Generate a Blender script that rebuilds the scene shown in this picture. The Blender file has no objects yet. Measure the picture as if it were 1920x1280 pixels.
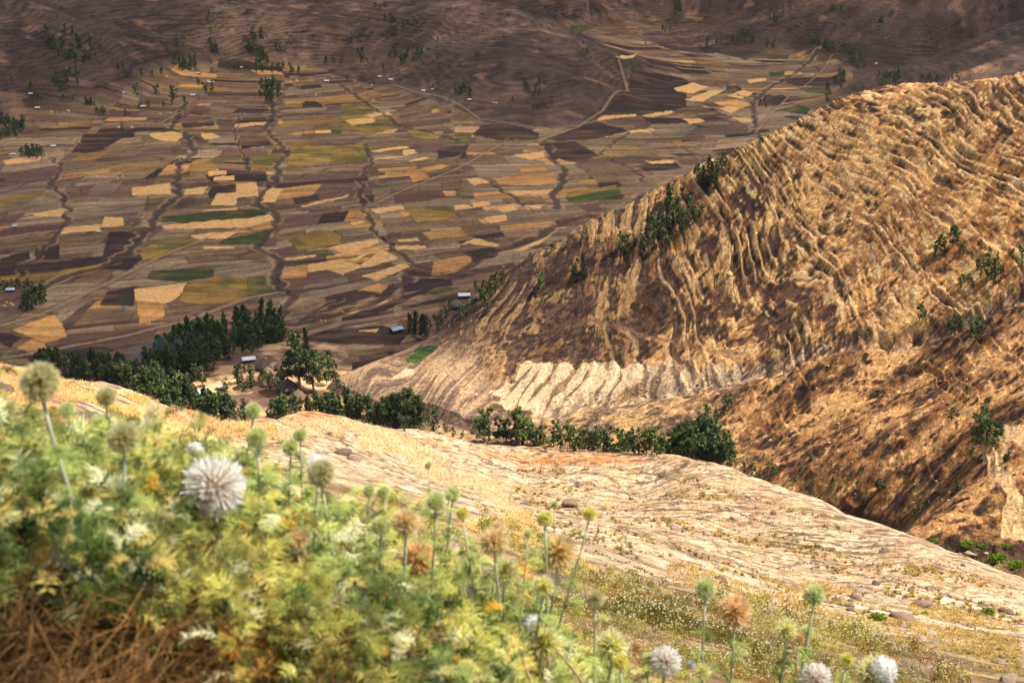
import bpy, math, random
import numpy as np
rng = np.random.default_rng(7); random.seed(7)
R = math.radians
scene = bpy.context.scene
COL = scene.collection

# ------------------------------------------------------------------ camera
F = 2667.0; CX, CY = 960.0, 640.0; PITCH = R(18.0)
cd = bpy.data.cameras.new("camera"); cam = bpy.data.objects.new("camera", cd); COL.objects.link(cam)
cd.lens = 50.0; cd.sensor_width = 36.0; cd.clip_start = 0.05; cd.clip_end = 20000
cam.rotation_euler = (math.pi / 2 - PITCH, 0, 0); scene.camera = cam
cd.dof.use_dof = True; cd.dof.focus_distance = 160.0; cd.dof.aperture_fstop = 7.1

# ------------------------------------------------------------------ sky, sun, exposure
SUN_EL, SUN_AZ = R(60), R(100)            # azimuth clockwise from +Y (the view direction)
w = bpy.data.worlds.new("World"); scene.world = w; w.use_nodes = True
nt = w.node_tree; bg = nt.nodes["Background"]; sky = nt.nodes.new("ShaderNodeTexSky")
sky.sky_type = 'NISHITA'; sky.sun_disc = False; sky.sun_elevation = SUN_EL; sky.sun_rotation = SUN_AZ
sky.altitude = 2500
nt.links.new(sky.outputs[0], bg.inputs[0]); bg.inputs[1].default_value = 0.055
sl = bpy.data.lights.new("sun", 'SUN'); sl.energy = 4.6; sl.angle = R(0.5); sl.color = (1.0, 0.90, 0.76)
so = bpy.data.objects.new("sun", sl); COL.objects.link(so)
SUNV = np.array([math.sin(SUN_AZ) * math.cos(SUN_EL), math.cos(SUN_AZ) * math.cos(SUN_EL), math.sin(SUN_EL)])
so.rotation_euler = (math.pi / 2 - SUN_EL, 0, math.pi - SUN_AZ)
scene.view_settings.view_transform = 'Standard'; scene.view_settings.look = 'None'
scene.view_settings.exposure = 0.85; scene.view_settings.gamma = 1.0
scene.cycles.max_bounces = 6; scene.cycles.diffuse_bounces = 5; scene.cycles.glossy_bounces = 1
scene.cycles.transmission_bounces = 2; scene.cycles.transparent_max_bounces = 8; scene.cycles.volume_bounces = 0
scene.cycles.use_adaptive_sampling = True; scene.cycles.caustics_reflective = False; scene.cycles.caustics_refractive = False
scene.cycles.use_denoising = True

# ------------------------------------------------------------------ maths
def srgb(*c):
    c = np.array(c, float) / 255.0
    return np.where(c <= 0.04045, c / 12.92, ((c + 0.055) / 1.055) ** 2.4)

_h = rng.integers(0, 2**31, 4096)
_tab = rng.random(65536).astype(np.float32)
def _hash(ix, iy, s):
    return _tab[(ix * 73856093 ^ iy * 19349663 ^ (s * 83492791 + 12345)) & 65535]
def noise(x, y, s=0):
    ix = np.floor(x).astype(np.int64); iy = np.floor(y).astype(np.int64)
    fx = (x - ix).astype(np.float32); fy = (y - iy).astype(np.float32)
    fx = fx * fx * fx * (fx * (fx * 6 - 15) + 10); fy = fy * fy * fy * (fy * (fy * 6 - 15) + 10)
    a = _hash(ix, iy, s); b = _hash(ix + 1, iy, s); c = _hash(ix, iy + 1, s); d = _hash(ix + 1, iy + 1, s)
    return ((a + (b - a) * fx) * (1 - fy) + (c + (d - c) * fx) * fy) * 2 - 1
def fbm(x, y, o=4, s=0, g=0.5):
    t = 0; a = 1.0; n = 0
    for k in range(o):
        t = t + a * noise(x + 17.3 * k, y - 9.1 * k, s + k * 7); n += a
        x, y = (x * 1.6 - y * 1.2), (x * 1.2 + y * 1.6); a *= g
    return t / n
def ridged(x, y, o=3, s=0):
    t = 0; a = 1.0; n = 0
    for k in range(o):
        t = t + a * (1 - np.abs(noise(x, y, s + k * 5)) * 2); n += a
        x, y = (x * 1.6 - y * 1.2), (x * 1.2 + y * 1.6); a *= 0.5
    return t / n
def sstep(a, b, x):
    t = np.clip((x - a) / (b - a), 0, 1); return t * t * (3 - 2 * t)
def mix(a, b, t):
    return a + (b - a) * t

def pix_ray(px, py):
    """photograph pixel -> azimuth, tan(elevation)"""
    x = (np.asarray(px, float) - CX) / F; y = -(np.asarray(py, float) - CY) / F
    dx = x; dy = math.cos(PITCH) + y * math.sin(PITCH); dz = -math.sin(PITCH) + y * math.cos(PITCH)
    return np.arctan2(dx, dy), dz / np.hypot(dx, dy)
def project(X, Y, Z):
    c, s = math.cos(PITCH), math.sin(PITCH)
    f = Y * c - Z * s; u = Y * s + Z * c
    f = np.maximum(f, 1e-6)
    return CX + F * X / f, CY - F * u / f
def world(az, d):
    return np.sin(az) * d, np.cos(az) * d

class TPS:
    def __init__(s, u, v, z, lam=1e-4):
        s.u = np.asarray(u, float); s.v = np.asarray(v, float); n = len(s.u)
        r2 = (s.u[:, None] - s.u) ** 2 + (s.v[:, None] - s.v) ** 2
        K = 0.5 * r2 * np.log(r2 + 1e-12) + lam * np.eye(n)
        P = np.stack([np.ones(n), s.u, s.v], 1)
        A = np.zeros((n + 3, n + 3)); A[:n, :n] = K; A[:n, n:] = P; A[n:, :n] = P.T
        s.w = np.linalg.solve(A, np.concatenate([z, [0, 0, 0]]))
    def __call__(s, u, v):
        u, v = np.broadcast_arrays(u, v); sh = u.shape
        uu = u.ravel().astype(np.float32); vv = v.ravel().astype(np.float32)
        out = np.empty(uu.size); n = len(s.u)
        U = s.u.astype(np.float32); V = s.v.astype(np.float32); W = s.w[:n].astype(np.float32)
        for i in range(0, uu.size, 60000):
            a = uu[i:i + 60000, None]; b = vv[i:i + 60000, None]
            r2 = (a - U) ** 2 + (b - V) ** 2
            out[i:i + 60000] = (0.5 * r2 * np.log(r2 + 1e-12)) @ W
        return (out + s.w[n] + s.w[n + 1] * uu + s.w[n + 2] * vv).reshape(sh)

# ------------------------------------------------------------------ near slope (the ridge the camera stands on)
NEAR = [  # px, py, distance
 (-300,640,70),(0,682,86),(130,714,95),(190,716,105),(280,748,112),(340,768,128),(450,794,165),(520,788,200),(580,772,222),(650,784,240),(720,800,260),
 (850,822,290),(1000,838,310),(1200,845,300),(1300,861,285),(1400,890,260),(1560,946,215),(1700,1000,180),(1790,1036,160),(1920,1084,135),(2250,1200,105),
 (0,760,28),(0,860,9),(0,1000,4.4),(0,1280,2.5),(-300,760,22),(-300,1280,2.4),
 (280,812,42),(280,885,12),(280,1000,5),(280,1280,2.7),
 (450,830,85),(450,875,32),(450,1000,6),(450,1280,2.9),
 (600,812,150),(600,860,58),(600,930,15),(600,1280,3.3),
 (800,850,190),(800,900,95),(800,965,25),(800,1100,6.5),(800,1280,3.9),
 (1000,872,230),(1000,960,75),(1000,1050,18),(1000,1130,8),(1000,1280,4.8),
 (1200,890,220),(1200,1000,82),(1200,1090,25),(1200,1280,6),
 (1400,960,150),(1400,1080,55),(1400,1170,16),(1400,1280,7.5),
 (1600,1040,120),(1600,1150,38),(1600,1210,17),(1600,1280,9),
 (1900,1140,90),(1900,1200,36),(1900,1280,15),(2250,1280,30),(2250,1450,8)]
NEARB = [ # behind the crest: px, z, d
 (-300,-40,110),(0,-52,130),(130,-62,140),(280,-75,160),(450,-100,210),(580,-118,275),(720,-135,310),(850,-160,340),(1000,-170,362),(1200,-170,352),(1400,-150,305),(1560,-130,262),(1700,-116,225),(1900,-98,180),(2250,-85,150),
 (-300,-190,210),(0,-210,230),(280,-230,280),(580,-260,370),(850,-280,420),(1200,-270,440),(1560,-240,370),(1900,-200,290),(2250,-180,250),
 (-300,-420,420),(0,-420,430),(400,-430,480),(850,-430,540),(1200,-430,560),(1560,-400,500),(1900,-360,420),(2250,-350,400),
 (0,-1.55,0.9),(960,-1.75,0.9),(1900,-2.0,0.9),(0,-1.5,0.5),(960,-1.6,0.5),(1900,-1.6,0.5)]
def _near():
    az, te = pix_ray([p[0] for p in NEAR], [p[1] for p in NEAR]); d = np.array([p[2] for p in NEAR], float)
    az2, _ = pix_ray([p[0] for p in NEARB], [700] * len(NEARB)); d2 = np.array([p[2] for p in NEARB], float)
    te2 = np.array([p[1] for p in NEARB]) / d2
    A = np.concatenate([az, az2]); D = np.concatenate([d, d2]); T = np.concatenate([te, te2])
    return TPS(A * 20, np.log(D) * 3.2, T, 2e-3)
_nt = _near()
SKYL = [(-250,640),(0,682),(60,695),(130,712),(190,714),(280,746),(340,768),(450,792),(520,786),(580,771),(650,782),(720,800),(850,820),(1000,838),(1100,843),(1200,845),(1300,861),(1400,890),(1480,918),(1560,946),(1630,975),(1700,1000),(1790,1036),(1850,1058),(1920,1084),(2200,1190)]
_sa = pix_ray([p[0] for p in SKYL], [p[1] for p in SKYL]); _sd = np.interp([p[0] for p in SKYL], [0, 280, 450, 580, 850, 1100, 1300, 1560, 1920], [86, 110, 160, 215, 280, 300, 280, 210, 135]); _sc = np.zeros(len(SKYL))
def near_base(az, d):
    az = np.asarray(az, float); k = np.log(d / np.interp(az, _sa[0], _sd)); te = _nt(np.clip(az, -0.52, 0.52) * 20, np.log(d) * 3.2)
    return (te - np.interp(az, _sa[0], _sc) * np.where(k < 0, np.exp(-k * k / .32), np.exp(-k * k / .5))) * d

# ------------------------------------------------------------------ terraced spur
SPUR = [
 (820,618,960),(870,570,965),(960,500,960),(1090,432,950),(1200,386,940),(1300,330,930),(1430,265,920),(1540,213,900),(1620,190,885),(1700,178,870),(1800,168,850),(1920,142,820),(2250,95,770),
 (640,742,885),(700,680,925),(760,700,885),(760,762,835),(900,790,790),(900,700,850),(900,620,905),
 (1050,780,770),(1050,650,850),(1050,530,910),(1250,730,758),(1250,600,830),(1250,450,895),
 (1400,690,728),(1400,500,830),(1400,350,890),(1560,640,680),(1560,450,800),(1560,300,860),
 (1750,590,655),(1750,400,740),(1750,250,820),(1920,520,630),(1920,330,720),(2250,500,600),(2250,250,700),
 (1560,800,600),(1560,920,540),(1750,800,540),(1750,950,480),(1900,800,500),(1900,1000,430),(1750,690,610),(1900,660,575),(2250,800,470),(2250,1000,420),
 (1400,820,640),(1250,860,650),(1050,850,700),(900,850,725),(760,825,780),(1400,930,570),(1650,1030,440)]
SPURB = [ # px, z, d
 (560,-338,880),(600,-337,960),(560,-346,1010),(560,-350,780),(700,-345,800),(740,-345,1010),(860,-345,1040),(1000,-330,1090),(1300,-240,1030),(1300,-345,1230),(1540,-190,1000),(1540,-320,1230),(1700,-170,980),(1920,-150,920),(1920,-340,1250),(2250,-330,1250),(1000,-350,1300),(1540,-370,1400),(2250,-400,1400),
 (900,-330,640),(1200,-310,560),(1500,-290,480),(1700,-229,400),(1900,-206,370),(2250,-195,350),(900,-360,500),(1500,-320,380),(600,-360,600)]
def _spur():
    az, te = pix_ray([p[0] for p in SPUR], [p[1] for p in SPUR]); d = np.array([p[2] for p in SPUR], float)
    az2, _ = pix_ray([p[0] for p in SPURB], [500] * len(SPURB)); d2 = np.array([p[2] for p in SPURB], float)
    A = np.concatenate([az, az2]); D = np.concatenate([d, d2]); Z = np.concatenate([te * d, [p[1] for p in SPURB]])
    x, y = world(A, D)
    return TPS(x / 60, y / 60, Z, 2e-3)
_st = _spur()
def spur_base(az, d):
    x, y = world(az, np.asarray(d, float)); return _st(x / 60, y / 60)

# ------------------------------------------------------------------ valley floor and far hills
Z0 = -330.0
FARP = [ # px, py or None, d, z or None
 (0,230,None,Z0),(0,100,2360,None),(0,0,2620,None),(300,150,None,Z0),(300,0,2980,None),(600,115,None,Z0),(600,0,3220,None),
 (450,60,2830,None),(150,60,2560,None),
 (900,250,None,Z0),(900,150,2210,None),(900,50,2600,None),(900,0,2820,None),(1080,240,None,Z0),(1180,165,None,Z0),(1090,160,2190,None),(1140,200,2110,None),
 (760,190,None,Z0),(750,90,2700,None),(750,0,3050,None),(1060,60,2640,None),(1000,100,2380,None),(1100,100,2440,None),(1180,100,None,Z0),(1250,60,None,Z0),(1400,110,None,Z0),(1120,50,None,Z0),(1090,0,3500,None),
 (1300,0,3750,None),(1600,150,None,Z0),(1500,110,None,Z0),(1620,50,2820,None),(1600,0,2990,None),(1900,140,None,Z0),(1900,60,2560,None),(1900,0,2760,None),(2300,140,None,Z0),(2300,0,2800,None),
 (-400,230,None,Z0),(-400,0,2400,None)]
def _far():
    A, D, Z = [], [], []
    for px, py, d, z in FARP:
        az, te = pix_ray(px, py)
        if d is None: d = z / te
        else: z = te * d
        A.append(float(az)); D.append(float(d)); Z.append(float(z))
    for px in (-700, -300, 100, 500, 900, 1300, 1700, 2300):
        for d in (600, 900, 1200, 1500):
            A.append(float(pix_ray(px, 500)[0])); D.append(d); Z.append(Z0)
        for d, z in ((3900, 10), (4600, 90), (5600, 160)):
            if 1000 < px < 1500 and d < 4500: z = -120
            A.append(float(pix_ray(px, 100)[0])); D.append(d); Z.append(z)
    for px in (200, 600, 1300, 1600): A.append(float(pix_ray(px, 300)[0])); D.append(1800); Z.append(Z0)
    A = np.array(A); D = np.array(D); x, y = world(A, D)
    return TPS(x / 300, y / 300, np.array(Z), 1e-3)
_ft = _far()
def valley_base(az, d):
    x, y = world(az, np.asarray(d, float)); z = _ft(x / 300, y / 300)
    return Z0 + np.where(z > Z0, z - Z0, (z - Z0) * 0.25)

# ------------------------------------------------------------------ mesh helpers
def make_mesh(name, V, faces, mat=None, col=None, parent=None, smooth=False, loc=None, face_n=None):
    """V (n,3), faces (m,k) int array, or flat loops + face_n"""
    me = bpy.data.meshes.new(name)
    V = np.ascontiguousarray(V, np.float32)
    if face_n is None:
        faces = np.asarray(faces, np.int32); m, k = faces.shape; loops = faces.ravel()
        starts = np.arange(0, m * k, k, dtype=np.int32)
    else:
        loops = np.asarray(faces, np.int32); face_n = np.asarray(face_n); m = len(face_n)
        starts = np.concatenate([[0], np.cumsum(face_n)[:-1]]).astype(np.int32)
    me.vertices.add(len(V)); me.vertices.foreach_set("co", V.ravel())
    me.loops.add(len(loops)); me.loops.foreach_set("vertex_index", loops)
    me.polygons.add(m); me.polygons.foreach_set("loop_start", starts)
    me.update(calc_edges=True)
    if smooth: me.polygons.foreach_set("use_smooth", np.ones(m, bool))
    if col is not None:
        col = np.asarray(col, np.float32)
        if col.shape[1] == 3: col = np.concatenate([col, np.ones((len(col), 1), np.float32)], 1)
        a = me.color_attributes.new("Col", 'FLOAT_COLOR', 'POINT'); a.data.foreach_set("color", np.ascontiguousarray(col).ravel())
    if mat is not None: me.materials.append(mat)
    ob = bpy.data.objects.new(name, me); COL.objects.link(ob)
    if loc is not None: ob.location = loc
    if parent is not None: ob.parent = parent
    return ob
def tag(o, label=None, cat=None, group=None, kind=None):
    if label: o["label"] = label
    if cat: o["category"] = cat
    if group: o["group"] = group
    if kind: o["kind"] = kind
    return o
def empty(name, loc=(0, 0, 0), rz=0.0, s=1.0):
    o = bpy.data.objects.new(name, None); COL.objects.link(o); o.location = loc; o.rotation_euler = (0, 0, rz); o.scale = (s, s, s)
    o.empty_display_size = 0.2
    return o
def copy_tree(o, parent=None):
    c = o.copy(); COL.objects.link(c); c.parent = parent
    for ch in [k for k in o.children]: copy_tree(ch, c)
    return c
class MB:
    """collects polygons of one part"""
    def __init__(s): s.v = []; s.f = []; s.n = []; s.c = []; s.k = 0
    def add(s, V, F_, col=(1, 1, 1)):
        V = np.asarray(V, float); F_ = np.asarray(F_); s.v.append(V); s.f.append((F_ + s.k).ravel()); s.n += [F_.shape[1]] * len(F_)
        c = np.asarray(col, float); s.c.append(np.broadcast_to(c, (len(V), 3)) if c.ndim == 1 else c); s.k += len(V)
    def box(s, c, h, rz=0, col=(1, 1, 1), jit=0):
        V = np.array([[x, y, z] for x in (-1, 1) for y in (-1, 1) for z in (-1, 1)], float) * h
        if jit: V = V + rng.normal(0, jit, V.shape)
        a, b = math.cos(rz), math.sin(rz); V = np.stack([V[:, 0] * a - V[:, 1] * b, V[:, 0] * b + V[:, 1] * a, V[:, 2]], 1) + c
        s.add(V, [[0, 1, 3, 2], [4, 6, 7, 5], [0, 4, 5, 1], [2, 3, 7, 6], [0, 2, 6, 4], [1, 5, 7, 3]], col)
    def tube(s, P, r, n=7, col=(1, 1, 1), cap=True):
        P = np.asarray(P, float); r = np.broadcast_to(np.asarray(r, float), (len(P),))
        T = np.gradient(P, axis=0); T /= np.linalg.norm(T, axis=1)[:, None] + 1e-9
        ref = np.array([1, 0, 0]) if abs(T[0, 0]) < 0.8 else np.array([0, 1, 0])
        A = np.cross(T, ref); A /= np.linalg.norm(A, axis=1)[:, None] + 1e-9; B = np.cross(T, A)
        th = np.arange(n) * 2 * math.pi / n
        V = P[:, None] + r[:, None, None] * (A[:, None] * np.cos(th)[None, :, None] + B[:, None] * np.sin(th)[None, :, None])
        V = V.reshape(-1, 3); i = np.arange(len(P) - 1)[:, None] * n; j = np.arange(n)[None]; j2 = (j + 1) % n
        Fq = np.stack([i + j, i + j2, i + n + j2, i + n + j], -1).reshape(-1, 4)
        c = np.asarray(col, float)
        if c.ndim == 2: c = np.repeat(c, n, 0)
        s.add(V, Fq, c)
        if cap: s.f.append(np.arange(s.k - n, s.k)); s.n.append(n)
    def build(s, name, mat, parent=None, smooth=False):
        return make_mesh(name, np.concatenate(s.v), np.concatenate(s.f), mat, np.concatenate(s.c), parent, smooth, face_n=s.n)

# ------------------------------------------------------------------ materials
def vmat(name, rough=0.95, bump=None, var=0.15, vscale=1.0, trans=0.0, spec=0.15, fine=None, metal=0.0, specks=(), vary=0):
    m = bpy.data.materials.new(name); m.use_nodes = True; n = m.node_tree; N = n.nodes; L = n.links
    b = N["Principled BSDF"]; b.inputs["Roughness"].default_value = rough; b.inputs["Specular IOR Level"].default_value = spec
    b.inputs["Metallic"].default_value = metal
    a = N.new("ShaderNodeAttribute"); a.attribute_name = "Col"; c = a.outputs["Color"]
    tc = N.new("ShaderNodeTexCoord")
    def layer(c, scale, amt, det=5, rgh=0.65):
        t = N.new("ShaderNodeTexNoise"); t.inputs["Scale"].default_value = scale; t.inputs["Detail"].default_value = det; t.inputs["Roughness"].default_value = rgh
        L.new(tc.outputs["Object"], t.inputs["Vector"])
        r = N.new("ShaderNodeMapRange"); r.inputs["From Min"].default_value = 0.3; r.inputs["From Max"].default_value = 0.7
        r.inputs["To Min"].default_value = 1 - amt; r.inputs["To Max"].default_value = 1 + amt; L.new(t.outputs["Fac"], r.inputs["Value"])
        x = N.new("ShaderNodeVectorMath"); x.operation = 'SCALE'; L.new(c, x.inputs[0]); L.new(r.outputs[0], x.inputs["Scale"])
        return x.outputs[0]
    if var: c = layer(c, vscale, var)
    if fine: c = layer(c, fine[0], fine[1], 4, 0.7)
    for sc, lo, hi, mn, mx_ in specks:      # clods, stones and tufts: noise pushed to high contrast
        t = N.new("ShaderNodeTexNoise"); t.inputs["Scale"].default_value = sc; t.inputs["Detail"].default_value = 7; t.inputs["Roughness"].default_value = .72
        L.new(tc.outputs["Object"], t.inputs["Vector"])
        r = N.new("ShaderNodeMapRange"); r.inputs["From Min"].default_value = lo; r.inputs["From Max"].default_value = hi
        r.inputs["To Min"].default_value = mn; r.inputs["To Max"].default_value = mx_; L.new(t.outputs["Fac"], r.inputs["Value"])
        x = N.new("ShaderNodeVectorMath"); x.operation = 'SCALE'; L.new(c, x.inputs[0]); L.new(r.outputs[0], x.inputs["Scale"]); c = x.outputs[0]
    if vary:                                 # each plant a little lighter or darker than the next
        oi = N.new("ShaderNodeObjectInfo"); r = N.new("ShaderNodeMapRange"); r.inputs["To Min"].default_value = 1 - vary; r.inputs["To Max"].default_value = 1 + vary
        L.new(oi.outputs["Random"], r.inputs["Value"]); x = N.new("ShaderNodeVectorMath"); x.operation = 'SCALE'; L.new(c, x.inputs[0]); L.new(r.outputs[0], x.inputs["Scale"]); c = x.outputs[0]
    L.new(c, b.inputs["Base Color"])
    if bump:
        prev = None
        for sc, dist, st in bump:
            t = N.new("ShaderNodeTexNoise"); t.inputs["Scale"].default_value = sc; t.inputs["Detail"].default_value = 6; t.inputs["Roughness"].default_value = 0.65
            L.new(tc.outputs["Object"], t.inputs["Vector"])
            bp = N.new("ShaderNodeBump"); bp.inputs["Strength"].default_value = st; bp.inputs["Distance"].default_value = dist
            L.new(t.outputs["Fac"], bp.inputs["Height"])
            if prev: L.new(prev, bp.inputs["Normal"])
            prev = bp.outputs[0]
        L.new(prev, b.inputs["Normal"])
    if trans:
        tr = N.new("ShaderNodeBsdfTranslucent"); L.new(c, tr.inputs["Color"]); mx = N.new("ShaderNodeMixShader"); mx.inputs[0].default_value = trans
        out = N["Material Output"]; L.new(b.outputs[0], mx.inputs[1]); L.new(tr.outputs[0], mx.inputs[2]); L.new(mx.outputs[0], out.inputs["Surface"])
    return m
# ------------------------------------------------------------------ pattern tools (all in metres on the ground)
def in_poly(P, px, py):
    P = np.asarray(P, float); m = np.zeros(px.shape, bool)
    sel = (px >= P[:, 0].min()) & (px <= P[:, 0].max()) & (py >= P[:, 1].min()) & (py <= P[:, 1].max())
    x = px[sel]; y = py[sel]; r = np.zeros(x.shape, bool); j = len(P) - 1
    for i in range(len(P)):
        xi, yi = P[i]; xj, yj = P[j]
        if yi != yj: r ^= ((yi > y) != (yj > y)) & (x < (xj - xi) * (y - yi) / (yj - yi) + xi)
        j = i
    m[sel] = r; return m
def line_dist(P, X, Y, reach):
    """distance in metres from a polyline P (metres)"""
    D = np.full(X.shape, 1e9, np.float32)
    for (x0, y0), (x1, y1) in zip(P[:-1], P[1:]):
        s = (X > min(x0, x1) - reach) & (X < max(x0, x1) + reach) & (Y > min(y0, y1) - reach) & (Y < max(y0, y1) + reach)
        if not s.any(): continue
        dx, dy = x1 - x0, y1 - y0; L2 = dx * dx + dy * dy + 1e-9
        t = np.clip(((X[s] - x0) * dx + (Y[s] - y0) * dy) / L2, 0, 1)
        D[s] = np.minimum(D[s], np.hypot(X[s] - x0 - t * dx, Y[s] - y0 - t * dy))
    return D
def floor_xy(pts):
    az, te = pix_ray([p[0] for p in pts], [p[1] for p in pts]); d = Z0 / te
    for _ in range(6):
        d = valley_base(az, d) / te
    x, y = world(az, d); return list(zip(x, y))

def columns(lo, hi, step, margin=(-1300, 3200), coarse=24):
    px = np.concatenate([np.arange(margin[0], lo, coarse), np.arange(lo, hi, step), np.arange(hi, margin[1] + 1, coarse)])
    return pix_ray(px, np.full(px.shape, 640.0))[0]
def grid_faces(nr, nc):
    i = np.arange(nr - 1)[:, None] * nc; j = np.arange(nc - 1)[None]
    a = i + j; return np.stack([a, a + 1, a + nc + 1, a + nc], -1).reshape(-1, 4)

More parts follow.
